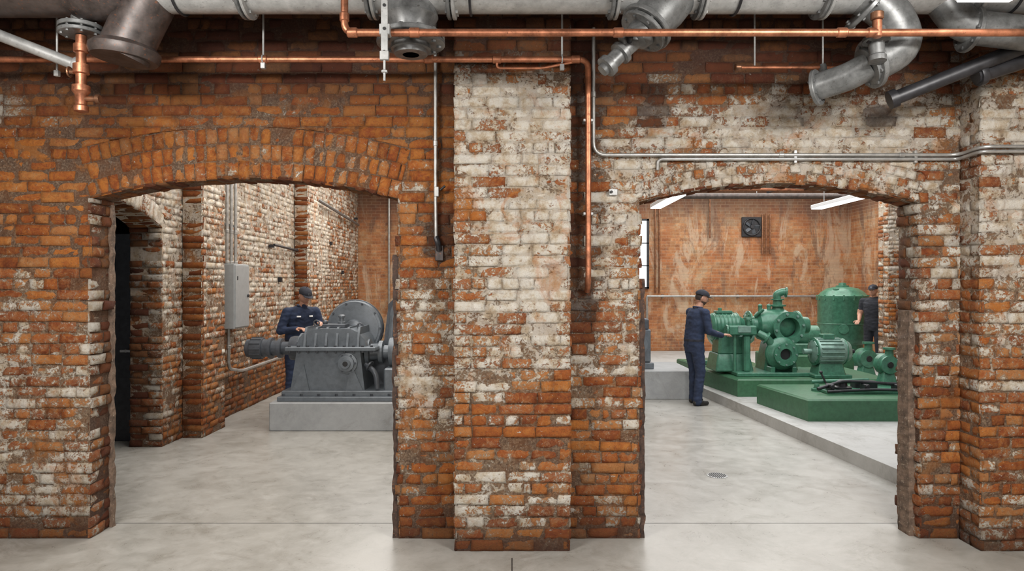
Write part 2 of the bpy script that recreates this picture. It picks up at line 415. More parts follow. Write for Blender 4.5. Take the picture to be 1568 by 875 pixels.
class Arch:
    def __init__(s,xl,xr,spring,apex,T):
        s.xl=xl;s.xr=xr;s.xc=(xl+xr)/2;h=(xr-xl)/2;r=apex-spring
        s.R=(h*h+r*r)/(2*r); s.zc=apex-s.R; s.T=T; s.th=math.asin(h/s.R); s.spring=spring
    def zi(s,x): return s.zc+math.sqrt(max(0,s.R**2-(x-s.xc)**2))
    def inside(s,x,z):
        dx=x-s.xc;dz=z-s.zc
        return (math.hypot(dx,dz)<s.R+s.T-0.004) and abs(math.atan2(dx,dz))<s.th and z>s.spring-0.09
def make_wall(bw,arches,u0,u1,ztop,thick,brick_rng,rings,nu=7,nv=4,ringh=0.011,edge=0):
    xs=set([u0,u1]); k=u0
    while k<u1: xs.add(round(k,4)); k+=.15
    for a in arches:
        for i in range(17): xs.add(a.xl+(a.xr-a.xl)*i/16)
    xs=sorted(xs); O,U,Nn=bw.O,bw.U,bw.N
    def P(u,z,d): return (O+U*u-Nn*d+np.array([0,0,z]))
    def bot(x,m):
        for a in arches:
            if a.xl<=m<=a.xr: return a.zi(x)
        return 0.0
    for a,b in zip(xs[:-1],xs[1:]):
        if b-a<1e-5: continue
        m=(a+b)/2; za=bot(a,m);zb=bot(b,m)
        n=24
        for j in range(n):
            p0=za+(ztop-za)*j/n;p1=zb+(ztop-zb)*j/n;q0=za+(ztop-za)*(j+1)/n;q1=zb+(ztop-zb)*(j+1)/n
            bw.body_quad([P(a,p0,0),P(b,p1,0),P(b,q1,0),P(a,q0,0)])
        bw.body_quad([P(a,za,thick),P(b,zb,thick),P(b,ztop,thick),P(a,ztop,thick)])
        if za>0: bw.body_quad([P(a,za,0),P(b,zb,0),P(b,zb,thick),P(a,za,thick)])
    for a in arches:
        for x in (a.xl,a.xr):
            bw.body_quad([P(x,0,0),P(x,0,thick),P(x,a.spring,thick),P(x,a.spring,0)])
    for x in (u0,u1): bw.body_quad([P(x,0,0),P(x,0,thick),P(x,ztop,thick),P(x,ztop,0)])
    bw.body_quad([P(u0,ztop,0),P(u1,ztop,0),P(u1,ztop,thick),P(u0,ztop,thick)])
    def skip(x,z): return any(a.inside(x,z) for a in arches)
    def clip(uu,vv,v1):
        uu=uu.copy();vv=vv.copy()
        for idx in np.ndindex(uu.shape):
            for a in arches:
                if a.inside(uu[idx],vv[idx]):
                    zo=a.zc+math.sqrt(max(0,(a.R+a.T)**2-(uu[idx]-a.xc)**2)); vv[idx]=min(zo,v1)
        return uu,vv
    bw.field(brick_rng[0],brick_rng[1],0.0,brick_rng[2],ops=[(a.xl,a.xr,a.spring) for a in arches],clip=clip,skip=skip,nu=nu,nv=nv,edge=edge)
    for a in arches:
        def fr(t,r,h,a=a): return O+np.outer(a.xc+r*np.sin(t),U)+np.outer(a.zc+r*np.cos(t),[0,0,1.])+np.outer(h,Nn)
        zo=lambda t,r,a=a: bw.zone(a.xc+r*math.sin(t),a.zc+r*math.cos(t))
        nr=rings; dr=a.T/nr
        for k in range(nr):
            r0=a.R+dr*k;r1=r0+dr; cnt=int(2*a.th*r0/0.074); dt=2*a.th/cnt
            for i in range(cnt):
                t0=-a.th+dt*i; t0+= (dt*0.5 if k%2 else 0)
                t1=min(a.th,t0+dt)
                if t1-t0<dt*0.3: continue
                g=random.uniform(.002,.007); e0=random.uniform(-.014,.014) if k==0 else random.uniform(.001,.006)
                bw.patch(fr,t0+g/r0,t1-g/r0,r0+e0,r1-random.uniform(.001,.012),nu=4,nv=5,h0=ringh+random.uniform(-.007,.005),zo=zo,wob=0.0)
        def fs(t,d,h,a=a): 
            r=a.R-h
            return O+np.outer(a.xc+r*np.sin(t),U)+np.outer(a.zc+r*np.cos(t),[0,0,1.])-np.outer(d,Nn)
        cnt=int(2*a.th*a.R/0.078);dt=2*a.th/cnt
        for i in range(cnt):
            t0=-a.th+dt*i
            zo2=lambda t,d,a=a: (0.25,0.65,0.4)
            o=0.06 if i%2 else -0.03
            for d0,d1 in ((-0.008,thick/2+o),(thick/2+o,thick+0.004)):
                bw.patch(fs,t0+.001,t0+dt-.001,d0+.004,d1-.004,nu=3,nv=4,h0=0.008,zo=zo2,wob=0.0)
        for x,sg in ((a.xl,1),(a.xr,-1)):
            def fj(d,z,h,x=x,sg=sg): return O+np.outer(x+sg*h,U)-np.outer(d,Nn)+np.outer(z,[0,0,1.])
            z=0;k=0
            zj=lambda d,zz: (0.52 if d<.13 else .30,(0.35 if zz<2.2 else 0.3)+(0.5 if d>.13 else 0),0.25)
            while z<a.spring-0.02:
                hh=0.011+random.uniform(-.012,.018)
                sp=thick*(0.42 if k%2 else 0.62)
                for d0,d1 in ((-0.006,sp),(sp,thick+0.004)):
                    bw.patch(fj,d0+.004,d1-.004,z+.004,min(z+.072,a.spring),nu=4,nv=4,h0=hh+random.uniform(-.006,.006),zo=zj)
                z+=0.077;k+=1

rows=[30,100,165,220,300,400,500,600,700,760,800,835]
cols=[-200,0,140,300,450,612,690,880,920,977,1190,1408,1470,1700]
T_p=[[.0,.0,.0,.05,.05,.1,.1,.2,.1,.05,.05,.05,.2,.3],
[.15,.2,.05,.1,.15,.12,.2,.4,.3,.15,.15,.25,.45,.5],
[.5,.56,.2,.3,.44,.2,.25,.5,.5,.5,.70,.66,.5,.6],
[.32,.28,.22,.38,.34,.28,.28,.5,.53,.60,.72,.68,.58,.58],
[.22,.18,.18,.32,.32,.34,.36,.4,.57,.60,.54,.50,.52,.57],
[.36,.34,.24,.3,.3,.38,.44,.4,.64,.66,.5,.45,.50,.55],
[.56,.58,.48,.4,.4,.57,.57,.4,.55,.58,.5,.52,.52,.52],
[.58,.60,.53,.4,.4,.57,.54,.4,.46,.52,.5,.53,.48,.46],
[.50,.50,.44,.4,.4,.48,.45,.35,.38,.38,.3,.44,.38,.38],
[.56,.58,.53,.4,.4,.40,.40,.35,.37,.44,.3,.44,.36,.40],
[.50,.50,.43,.4,.4,.35,.35,.3,.36,.40,.3,.38,.33,.35],
[.3,.3,.3,.3,.3,.25,.25,.3,.3,.3,.3,.3,.3,.3]]
T_p=np.array(T_p)
def bil(T,rs,cs,py,px):
    px=min(max(px,cs[0]),cs[-1]);py=min(max(py,rs[0]),rs[-1])
    j=min(max(np.searchsorted(cs,px)-1,0),len(cs)-2); i=min(max(np.searchsorted(rs,py)-1,0),len(rs)-2)
    fx=(px-cs[j])/(cs[j+1]-cs[j]);fy=(py-rs[i])/(rs[i+1]-rs[i])
    return (T[i,j]*(1-fx)+T[i,j+1]*fx)*(1-fy)+(T[i+1,j]*(1-fx)+T[i+1,j+1]*fx)*fy
def lerp(x,xs,ys): return float(np.interp(x,xs,ys))
SOOTB=[(887,y,15,.8) for y in range(110,480,24)]+[(1002,162,18,1.0),(1000,175,12,1.0),(676,388,14,1.0),(676,350,11,.7),(650,340,14,.4),  # painted shade of broken cavities and recessed channel, plus other dark spots
       (128,412,14,.5),(1345,172,16,.8),(1405,350,18,.5),(688,240,16,.6),(690,330,14,.6),(692,160,12,.6),(692,440,10,.5),(1455,250,20,.35),(1466,600,10,.5),(1466,450,10,.5),(1466,350,10,.5),
       (900,495,20,.6),(880,560,10,.4),(880,700,10,.5),(690,700,8,.5),(690,600,8,.4),(160,200,40,.2)]
def zone_main(u,z):
    px=u/S+784;py=437.5-(z-1.8)/S
    p=bil(T_p,rows,cols,py,px)
    so=lerp(py,[20,95,140,180,220,270,700,780,810,828],[1.0,.90,.66,.38,.18,.0,.0,.3,.6,.95])  # top band: soot plus painted shade under the pipes; base also darker
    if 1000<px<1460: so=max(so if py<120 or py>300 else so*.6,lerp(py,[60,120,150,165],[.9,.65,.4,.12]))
    for (a,b,r,k) in SOOTB:
        d=math.hypot(px-a,(py-b)*0.6)
        if d<r*1.6: so=min(1,so+k*max(0,1-(d/(r*1.6))**2))
    og=lerp(py,[120,190,300,420,700],[.1,.9,.85,.5,.6])
    if px>880: og*=0.8
    return p,so,og
rp=[60,105,150,240,300,400,480,560,610,700,740,800,845]
cp=[690,730,784,880]
T_pp=np.array([[.25,.25,.25,.35],[.5,.6,.55,.6],[.72,.80,.68,.72],[.58,.66,.70,.72],[.46,.50,.70,.70],[.68,.70,.76,.70],[.63,.68,.67,.64],[.58,.62,.58,.55],[.41,.40,.38,.38],[.40,.38,.37,.36],[.57,.57,.50,.44],[.58,.58,.47,.46],[.2,.25,.2,.2]])
def zone_pillar(u,z):
    px=u/0.004421+784;py=437.5-(z-1.8)/0.004421
    p=bil(T_pp,rp,cp,py,px)
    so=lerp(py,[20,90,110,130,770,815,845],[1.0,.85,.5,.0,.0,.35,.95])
    return p,so,lerp(py,[200,300,560,700],[.5,.75,.65,.4])

bwp=BrickWall((0,4.85,0),(1,0,0),(0,-1,0),zone_main)
A1=Arch(PX(138),PX(610),2.424,2.568,0.36)
A2=Arch(PX(979),PX(1408),2.396,2.531,0.205)
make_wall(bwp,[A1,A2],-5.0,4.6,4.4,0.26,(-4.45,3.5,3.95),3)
wallp=bwp.obj('wall_partition')

def pillar(name,x0,x1,yf,yb,zone,ztop=4.0,left=True,right=True):
    b=BrickWall((0,yf,0),(1,0,0),(0,-1,0),zone)
    def q(*p): b.body_quad(p)
    n=28
    for j in range(n):
        z0=ztop*j/n;z1=ztop*(j+1)/n
        for i in range(4):
            a=x0+(x1-x0)*i/4;c=x0+(x1-x0)*(i+1)/4
            q((a,yf,z0),(c,yf,z0),(c,yf,z1),(a,yf,z1))
        q((x0,yf,z0),(x0,yb,z0),(x0,yb,z1),(x0,yf,z1)); q((x1,yf,z0),(x1,yb,z0),(x1,yb,z1),(x1,yf,z1))
    b.field(x0,x1,0,ztop,nu=8,nv=5,edge=0.008)
    for x,sg,ok in ((x0,-1,left),(x1,1,right)):
        if not ok: continue
        def fj(d,z,h,x=x,sg=sg):
            P=np.zeros((len(d),3)); P[:,0]=x+sg*h;P[:,1]=yf+d;P[:,2]=z; return P
        z=0;k=0
        zj=lambda d,zz,x=x: zone(x,zz)
        while z<ztop-0.03:
            L=yb-yf
            cuts=[-0.006,L] if k%2 else [-0.006,L*0.5,L]
            for d0,d1 in zip(cuts[:-1],cuts[1:]): b.patch(fj,d0+.004,d1-.004,z+.004,z+.072,nu=5,nv=4,zo=zj,soot=0.25)  # side faces coloured darker than the front face
            z+=.077;k+=1
    return b.obj(name)
pillar('brick_pillar',-0.384,0.389,4.62,4.848,zone_pillar)
def zone_rp(u,z):
    py=437.5-(z-1.8)/0.00442
    return lerp(py,[60,110,200,350,420,520,600,700,800],[.3,.56,.64,.66,.50,.58,.46,.38,.48]),lerp(py,[20,90,130,780,830],[.95,.7,.1,0,.7]),lerp(py,[200,500,700],[.5,.75,.6])
pillar('brick_pillar',3.18,4.35,4.62,4.848,zone_rp,right=False)

def zone_left(u,z):
    p=lerp(z,[0,.5,1.0,1.4,2,4],[.34,.42,.52,.62,.68,.72])
    if u<8: p=lerp(z,[0,.8,1.6,2.3,3],[.42,.50,.60,.70,.76])
    if u>14.5: p=max(0,p-0.12)
    return p,lerp(z,[0,.5,1.2],[.6,.3,.05]),.8
bwl=BrickWall((-3.9,0,0),(0,1,0),(1,0,0),zone_left)
A3=Arch(5.35,7.6,2.44,2.66,0.2)
make_wall(bwl,[A3],5.115,17.29,4.4,0.35,(5.15,17.25,4.35),1,nu=4,nv=3)
bwl.obj('wall_left')
def zone_pil(u,z): return lerp(z,[0,.8,1.6,2.3,3],[.38,.46,.55,.62,.68]),lerp(z,[0,.4,1],[.45,.2,0]),.7
def pilaster(y0,y1,x1=-3.65,x0=-3.885,zn=zone_pil):
    b=BrickWall((x1,0,0),(0,1,0),(1,0,0),zn)
    for j in range(14):
        z0=4.4*j/14;z1=4.4*(j+1)/14
        b.body_quad([(x1,y0,z0),(x1,y1,z0),(x1,y1,z1),(x1,y0,z1)])
        b.body_quad([(x0,y0,z0),(x1,y0,z0),(x1,y0,z1),(x0,y0,z1)])
        b.body_quad([(x0,y1,z0),(x1,y1,z0),(x1,y1,z1),(x0,y1,z1)])
    b.field(y0,y1,0,4.35,nu=4,nv=3,edge=.006)
    def ff(d,z,h):
        P=np.zeros((len(d),3));P[:,0]=d;P[:,1]=y0-h;P[:,2]=z;return P
    z=0
    while z<4.3:
        b.patch(ff,x0+.004,x1+.006,z+.004,z+.072,nu=4,nv=3,zo=lambda d,zz:(.12,.45,.5)); z+=.077  # shade on the front face painted in as dark brown brick
    return b.obj('wall_pilaster')
pilaster(8.05,8.66); pilaster(12.2,12.85)
def zone_rr(u,z): return lerp(z,[0,1,2,3],[.42,.50,.62,.72]),.05,.7
RX=6.90
b=BrickWall((0,12.5,0),(1,0,0),(0,-1,0),zone_rr)
for j in range(12):
    z0=4.4*j/12;z1=4.4*(j+1)/12
    b.body_quad([(RX,12.5,z0),(8.5,12.5,z0),(8.5,12.5,z1),(RX,12.5,z1)])
    b.body_quad([(RX,12.5,z0),(RX,12.85,z0),(RX,12.85,z1),(RX,12.5,z1)])
    b.body_quad([(RX,12.85,z0),(8.5,12.85,z0),(8.5,12.85,z1),(RX,12.85,z1)])
b.field(RX,8.45,0,4.35,nu=4,nv=3,edge=.006)
def fsd(d,z,h):
    P=np.zeros((len(d),3));P[:,0]=RX-h;P[:,1]=d;P[:,2]=z;return P
z=0
while z<4.3:
    b.patch(fsd,12.5,12.67,z+.004,z+.072,nu=3,nv=3,zo=lambda d,zz:(.5,.1,.7)); b.patch(fsd,12.68,12.85,z+.004,z+.072,nu=3,nv=3,zo=lambda d,zz:(.5,.1,.7)); z+=.077
b.obj('wall_pier_right')

def slab(name,x0,x1,y0,y1,z0,z1,mat):
    m=MB(); m.box(((x0+x1)/2,(y0+y1)/2,(z0+z1)/2),(x1-x0,y1-y0,z1-z0),mat,0.0005); return m.obj(name,smooth=False)
slab('floor',-6.2,8.9,-5.2,17.8,-0.2,0,M_FLOOR)
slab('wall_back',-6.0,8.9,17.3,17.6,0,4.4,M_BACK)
slab('wall_right',8.5,8.8,4.6,17.3,0,4.4,M_BACK)
slab('wall_divider',0.0,0.3,5.13,17.3,0,4.4,M_PLAST)
slab('wall_side_room',-6.0,-5.8,5.11,17.3,0,4.4,M_DKWALL)
slab('wall_rear',-5.0,4.6,-5.2,-5.0,0,4.4,M_PLAST)
slab('wall_front_left',-5.0,-4.8,-5.0,4.84,0,4.4,M_PLAST)
slab('wall_front_right',4.4,4.6,-5.0,4.6,0,4.4,M_PLAST)
slab('ceiling',-6.0,8.9,5.0,17.6,4.41,4.6,M_CEILB)
slab('ceiling',-5.0,4.6,-5.2,4.98,4.05,4.2,M_CEIL)
m=MB(); m.box((0,5.16,0.0005),(9.6,0.006,0.002),M_DARK,0.0002); m.box((0,2.2,0.0005),(0.006,4.6,0.002),M_DARK,0.0002)
m.obj('floor_joint')
m=MB(); m.lathe((1.94,6.45,0.0),(0,0,1),[(0,.095),(.004,.095),(.005,.085)],M_GALV,32)
for i in range(-4,5):
    L=math.sqrt(max(0,.08**2-(i*.018)**2)); m.box((1.94+i*.018,6.45,.007),(.009,2*L,.003),M_BLACK,.001)
m.obj('floor_drain')

def strip(name,x,y,z0,z1,w,d,mat=M_RUST):
    m=MB(); n=60; vs=[];fs=[]
    for j in range(n+1):
        z=z0+(z1-z0)*j/n
        for (a,b_) in ((0,0),(1,0),(1,1),(0,1)):
            q=Vector((x*3+a*5,b_*3,z*9)); o=noise.noise(q)*0.012+noise.noise(q*3.3)*.007
            vs.append((x+a*w+o,y+b_*d+o*.6,z))
    for j in range(n):
        for k in range(4): l=(k+1)%4; fs.append((j*4+k,j*4+l,(j+1)*4+l,(j+1)*4+k))
    fs.append((0,1,2,3));fs.append(tuple(n*4+k for k in range(4)))
    m.add(vs,fs,mat); return m.obj(name,smooth=False)
strip('trim_1',PX(610)-.042,4.86,0,2.02,.045,.10)
strip('trim_2',PX(979)-.004,4.86,0,1.85,.045,.10)
strip('trim_3',PX(138)+.0,5.07,0,2.40,.028,.04,M_WOOD)
strip('trim_4',PX(1408)-.048,4.90,0,1.62,.06,.14,M_WOOD)

# ------------------------------------------------------------------ front-room services
m=MB()
Yh,Zh,Rh=4.12,3.60,.15
m.cyl((-2.55,Yh,Zh),(4.38,Yh,Zh),Rh,M_GALV,seg=36)
for x in (-1.62,-.86,-.38,.60,1.12,1.86,2.75,3.5): 
    m.flange((x,Yh,Zh),(1,0,0),Rh+.035,.022,M_CAST,10); m.flange((x+.03,Yh,Zh),(1,0,0),Rh+.035,.022,M_GALV,10)
m.lathe((-2.3,Yh,Zh),(-1,0,0),[(0,.17),(.05,.2),(.3,.2),(.35,.17),(2.09,.17)],M_CASTD,32)
X=-.61
m.lathe((X,Yh,Zh+.02),(0,0,-1),[(0,.15),(.12,.15),(.2,.165),(.26,.13),(.3,.13)],M_CAST,32)
m.flange((X,Yh,3.30),(0,0,-1),.205,.03,M_CAST,10); m.flange((X,Yh,3.265),(0,0,-1),.205,.026,M_CAST,10)
m.lathe((X,Yh,3.255),(0,0,-1),[(0,.12),(.03,.12),(.035,.105),(.06,.10),(.062,.06)],M_CAST,28)
m.lathe((X,Yh,3.197),(0,0,-1),[(0,.055),(.004,.05)],M_BLACK,20)
def V(*a): return Vector(a)
p0=V(1.02,Yh,3.62);p1=V(.80,4.06,3.34);d=(p1-p0).normalized()
m.lathe(p0,d,[(0,.15),(.2,.15),(.30,.135),((p1-p0).length,.13)],M_CAST,30)
m.flange(p1,d,.165,.03,M_CAST,8); m.flange(p1+d*.035,d,.15,.026,M_CAST,8)
d2=(V(-.62,-.1,-.62)).normalized(); q=p1+d*.05
m.lathe(q,d2,[(0,.09),(.05,.08),(.07,.055),(.16,.05),(.165,.07),(.19,.07),(.195,.048),(.27,.048),(.275,.066),(.31,.066),(.315,.04),(.34,.035)],M_CAST,24)
m.cyl(q+d2*.12+V(0,-.09,.03),q+d2*.12+V(0,.07,-.03),.018,M_DARK)
m.cyl(q+d2*.12+V(-.05,-.06,.08),q+d2*.12+V(-.02,-.02,.0),.03,M_CAST)
m.tube([(2.02,Yh,3.62),(2.28,4.1,3.44),(2.36,4.1,3.24),(2.14,4.12,3.12)],.115,M_CAST,.16,24)
m.flange((2.14,Yh,3.48),(.5,0,-.4),.16,.028,M_CAST,8)
m.flange((2.17,4.12,3.14),(-.9,0,-.35),.15,.03,M_CAST,8)
m.tube([(2.17,4.12,3.14),(2.08,4.2,3.09),(1.93,4.35,3.06)],.085,M_CAST,.05,24)
m.flange((1.94,4.34,3.06),(-.75,.72,-.1),.115,.025,M_CAST,8,hole=.07)
m.lathe((2.12,3.98,3.30),(0,-.1,-1),[(0,.05),(.05,.055),(.06,.075),(.08,.075),(.09,.045),(.16,.04),(.17,.05),(.2,.05)],M_CAST,20)
m.cyl((2.06,3.96,3.22),(2.18,3.96,3.22),.014,M_DARK)
m.tube([(2.55,Yh,3.60),(2.7,4.1,3.36),(3.4,4.1,3.28),(4.37,4.1,3.28)],.10,M_CAST,.12,24)
m.flange((2.75,4.1,3.34),(1,0,-.15),.135,.025,M_CAST,8)
m.tube([(-2.15,Yh,3.6),(-2.3,4.16,3.36),(-2.37,4.16,3.2)],.15,M_CASTD,.15,28)
m.lathe((-2.36,4.17,3.27),(-.1,0,-1),[(0,.17),(.03,.2),(.06,.2),(.09,.185)],M_CASTD,32)
m.cyl((-2.62,4.15,3.62),(-2.62,4.15,3.34),.055,M_CAST)
m.flange((-2.62,4.15,3.37),(0,0,-1),.125,.025,M_CAST,8); m.flange((-2.62,4.15,3.335),(0,0,-1),.125,.022,M_CAST,8)
for x in (-2.0,-.25,1.35,3.0):
    m.torus((x,Yh,Zh),(1,0,0),Rh+.008,.008,M_DARK,32,6); m.cyl((x,Yh,Zh+Rh),(x,Yh,4.04),.008,M_GALV,seg=8)
m.obj('water_main_pipework')

m=MB(); r=.021
m.tube([(-.945,3.85,4.04),(-.945,3.85,3.228),(2.95,3.85,3.228)],r,M_COPPER,.06,16)
for x in (-.90,-.55,.6,1.86,2.03): m.cyl((x-.03,3.85,3.228),(x+.03,3.85,3.228),r+.006,M_COPPER)
m.cyl((-.945,3.85,3.29),(-.945,3.85,3.34),r+.006,M_COPPER)
m.cyl((2.06,3.85,3.20),(2.06,3.85,3.30),.026,M_COPPER); m.cyl((2.06,3.85,3.30),(2.06,3.85,3.345),.035,M_BRASS)
m.cyl((2.95,3.85,3.15),(2.95,3.85,3.32),.03,M_BRASS)
m.box((-.71,3.80,3.55),(.038,.012,.98),M_GALV,.002)
for i in range(7): m.lathe((-.71,3.792,3.1+i*.13),(0,-1,0),[(0,.009),(.003,.009)],M_BLACK,12)
m.cyl((-.71,3.80,3.06),(-.71,3.80,2.94),.007,M_GALV); m.cyl((-.71,3.8,3.0),(-.71,3.8,2.985),.018,M_GALV,seg=6); m.box((-.71,3.80,3.08),(.05,.03,.05),M_GALV,.003)
m.box((-.71,3.825,3.23),(.06,.06,.06),M_GALV,.004)
m.obj('copper_pipe')
m=MB(); r=.020
m.tube([(-4.7,4.5,3.292),(.50,4.5,3.292),(.53,4.74,3.17),(.53,4.74,1.83),(.53,4.81,1.76)],r,M_COPPER,.07,16)
for x in (-2.56,-1.64,-.55,-.10,.42): m.cyl((x-.03,4.5,3.292),(x+.03,4.5,3.292),r+.006,M_COPPER)
m.tube([(-.10,4.5,3.29),(-.10,4.5,3.235),(.2,4.5,3.235),(.43,4.5,3.28)],.009,M_COPPER,.03,10)
for z in (2.95,2.3): m.box((.53,4.78,z),(.07,.09,.02),M_GALV,.003)
for x,y,z0,z1 in ((-1.64,4.5,3.25,4.04),(.33,4.5,3.24,4.04),(-3.0,4.5,3.2,4.04)):
    m.cyl((x,y,z0),(x,y,z1),.007,M_GALV,seg=8); m.torus((x,y,3.292),(1,0,0),.028,.005,M_GALV,16,6); m.box((x,y,z0),(.03,.03,.04),M_GALV,.003)
m.obj('copper_pipe')
m=MB()
x,y=-2.62,4.15
m.lathe((x,y,3.32),(0,0,-1),[(0,.03),(.05,.03),(.055,.042),(.10,.042),(.105,.028),(.17,.028),(.175,.045),(.23,.045),(.235,.03),(.30,.03),(.305,.05),(.34,.05),(.36,.035),(.42,.03),(.43,.04),(.46,.04),(.47,.012)],M_COPPER,20)
m.cyl((x-.01,y,2.935),(x+.10,y,2.935),.016,M_BRASS); m.cyl((x+.09,y,2.935),(x+.115,y,2.935),.028,M_BRASS)
m.cyl((x,y,3.10),(x-.07,y,3.10),.014,M_BRASS)
m.torus((x-.07,y,3.10),(1,0,0),.028,.006,M_BRASS,16,6)
m.obj('drain_valve')
m=MB()
m.tube([(-3.9,4.05,3.62),(-2.72,4.3,3.18)],.035,M_GALV,.05,18); m.flange((-2.74,4.295,3.19),(1,.2,-.4),.05,.03,M_GALV,0)
m.obj('angled_pipe')
m=MB()
m.tube([(3.9,4.0,3.56),(2.45,4.38,3.0)],.045,M_DARK,.05,18); m.lathe((2.47,4.375,3.008),(-1.45,.38,-.56),[(0,.045),(.005,.06),(.05,.06),(.055,.03)],M_DARK,20)
m.tube([(4.3,4.15,3.55),(2.92,4.3,3.12)],.05,M_DARK,.05,18); m.flange((2.95,4.3,3.13),(-1,.1,-.3),.07,.04,M_DARK,0)
m.obj('black_iron_pipe')
m=MB()
m.tube([(.575,4.815,3.62),(.575,4.815,2.722),(3.155,4.815,2.722),(3.155,4.585,2.735),(4.38,4.585,2.735)],.013,M_COND,.09,12)
m.tube([(1.03,4.83,2.62),(1.03,4.815,2.692),(3.145,4.815,2.692),(3.145,4.575,2.70),(4.38,4.575,2.70)],.012,M_COND,.05,12)
for x in (1.9,2.75): m.cyl((x-.02,4.815,2.722),(x+.02,4.815,2.722),.017,M_COND); m.box((x+.1,4.825,2.71),(.02,.03,.09),M_COND,.002)
m.cyl((.575,4.815,3.13),(.575,4.815,3.17),.018,M_COND)
m.obj('electrical_conduit')
m=MB()
m.tube([(-.538,4.80,3.95),(-.538,4.80,2.42),(-.535,4.81,2.14)],.013,M_COND,.05,12)
m.box((-.53,4.80,2.46),(.035,.03,.07),M_COND,.004); m.cyl((-.538,4.8,2.78),(-.538,4.8,2.82),.018,M_COND)
m.cyl((-.505,4.79,2.47),(-.47,4.79,2.50),.008,M_DARK)
m.tube([(-.535,4.81,2.14),(-.52,4.80,2.10),(-.515,4.83,2.05)],.022,M_DARK,.03,10)
m.box((-.515,4.835,2.03),(.06,.02,.11),M_CASTD,.008)
m.obj('vertical_conduit')
m=MB()
m.tube([(1.50,4.5,3.24),(1.55,4.5,3.24),(2.22,4.5,3.24)],.011,M_COPPER,.03,10); m.cyl((1.47,4.5,3.24),(1.51,4.5,3.24),.022,M_BRASS)
m.lathe((2.05,4.5,3.26),(0,0,-1),[(0,.02),(.05,.03),(.1,.03),(.12,.015)],M_CAST,14)
m.cyl((2.05,4.5,3.25),(2.05,4.5,4.04),.006,M_GALV,seg=8); m.cyl((1.6,4.5,3.25),(1.6,4.5,4.04),.006,M_GALV,seg=8)
m.obj('sprinkler_branch')
m=MB(); m.box((.715,4.825,2.46),(.06,.025,.045),M_GALV,.003); m.cyl((.70,4.815,2.46),(.70,4.80,2.46),.01,M_BLACK); m.obj('wall_socket')
def fixture(name,c,sx,sy,z,ztop=4.04):
    m=MB(); m.box((c[0],c[1],z+.03),(sx,sy,.05),M_WHITE,.006); m.box((c[0],c[1],z),(sx*.93,sy*.985,.014),M_LAMP,.003)
    for k in (-.35,.35): 
        yy=c[1]+k*sy if sy>sx else c[1]; xx=c[0]+(0 if sy>sx else k*sx)
        m.cyl((xx,yy,z+.05),(xx,yy,ztop),.005,M_GALV,seg=8)
    return m.obj(name)
fixture('led_batten_light',(2.58,3.15),.31,1.2,3.36)
fixture('led_batten_light',(2.06,8.95),.16,1.7,2.91,ztop=4.4)
fixture('led_batten_light',(4.41,9.05),.16,1.7,2.91,ztop=4.4)
fixture('led_batten_light',(-2.4,0.5),.36,1.2,3.5)
fixture('led_batten_light',(2.4,0.5),.36,1.2,3.5)

# ------------------------------------------------------------------ left room
m=MB(); m.box((-1.95,9.02,.175),(2.1,1.2,.35),M_PAD,.012); m.obj('concrete_plinth')
m=MB(); z0=.351
m.box((-1.95,8.93,z0+.03),(1.96,.86,.06),M_GREY,.008); m.box((-1.95,8.93,z0+.09),(1.88,.76,.07),M_GREY,.008)
for i in range(9):
    m.lathe((-2.86+i*.22,8.56,z0+.05),(0,0,1),[(0,.022),(.04,.022)],M_GREYD,6)
m.extr([(-2.80,.46),(-1.86,.46),(-1.92,.98),(-2.72,.98)],'y',8.62,9.28,M_GREY)
m.extr([(-2.78,.46),(-2.55,.46),(-2.62,.80)],'y',8.585,8.63,M_GREY); m.extr([(-2.10,.46),(-1.87,.46),(-2.02,.80)],'y',8.585,8.63,M_GREY)
m.box((-2.28,8.95,1.0),(1.14,.80,.05),M_GREY,.008)
for i in range(10): m.lathe((-2.80+i*.115,8.58,.955),(0,0,1),[(0,.018),(.09,.018)],M_GREYD,6)
lid=[(-2.74,1.02),(-2.70,1.14),(-2.60,1.22),(-2.45,1.25),(-2.05,1.25),(-1.95,1.20),(-1.88,1.12),(-1.85,1.02)]
m.extr(lid,'y',8.66,9.24,M_GREY)
for i in range(6):
    xx=-2.62+i*.135; m.extr([(8.60,1.02),(8.64,1.16),(8.70,1.27),(9.2,1.27),(9.26,1.16),(9.3,1.02)],'x',xx-.014,xx+.014,M_GREY)
m.box((-2.3,8.92,1.275),(.30,.24,.05),M_GREYD,.008); m.lathe((-2.22,8.9,1.30),(0,0,1),[(0,.05),(.03,.05),(.035,.03),(.08,.03),(.085,.045),(.11,.045),(.12,.02)],M_GREY,16)
m.sphere((-2.42,8.84,1.32),.035,M_GREYD); m.torus((-2.55,8.9,1.31),(0,1,0),.035,.01,M_GREYD,16,6); m.torus((-1.98,8.9,1.27),(0,1,0),.035,.01,M_GREYD,16,6)
m.lathe((-3.47,8.93,.98),(1,0,0),[(0,.09),(.01,.115),(.06,.12),(.07,.135),(.22,.135),(.225,.115),(.30,.115),(.305,.14),(.34,.14),(.345,.10),(.42,.10),(.425,.13),(.47,.13),(.475,.085),(.58,.085),(.585,.15),(.63,.16),(.72,.16)],M_GREYD,32)
for i in range(12):
    a=i*math.pi/6; m.box((-3.33,8.93+.135*math.cos(a),.98+.135*math.sin(a)),(.14,.02,.02),M_GREYD,.003)
m.flange((-2.74,8.93,.98),(1,0,0),.20,.03,M_GREY,8)
m.lathe((-3.475,8.93,.98),(-1,0,0),[(0,.07),(.01,.06)],M_BLACK,20)
m.lathe((-2.08,8.63,.82),(0,-1,0),[(0,.13),(.05,.13),(.055,.10),(.10,.10),(.105,.065),(.13,.06)],M_GREY,28)
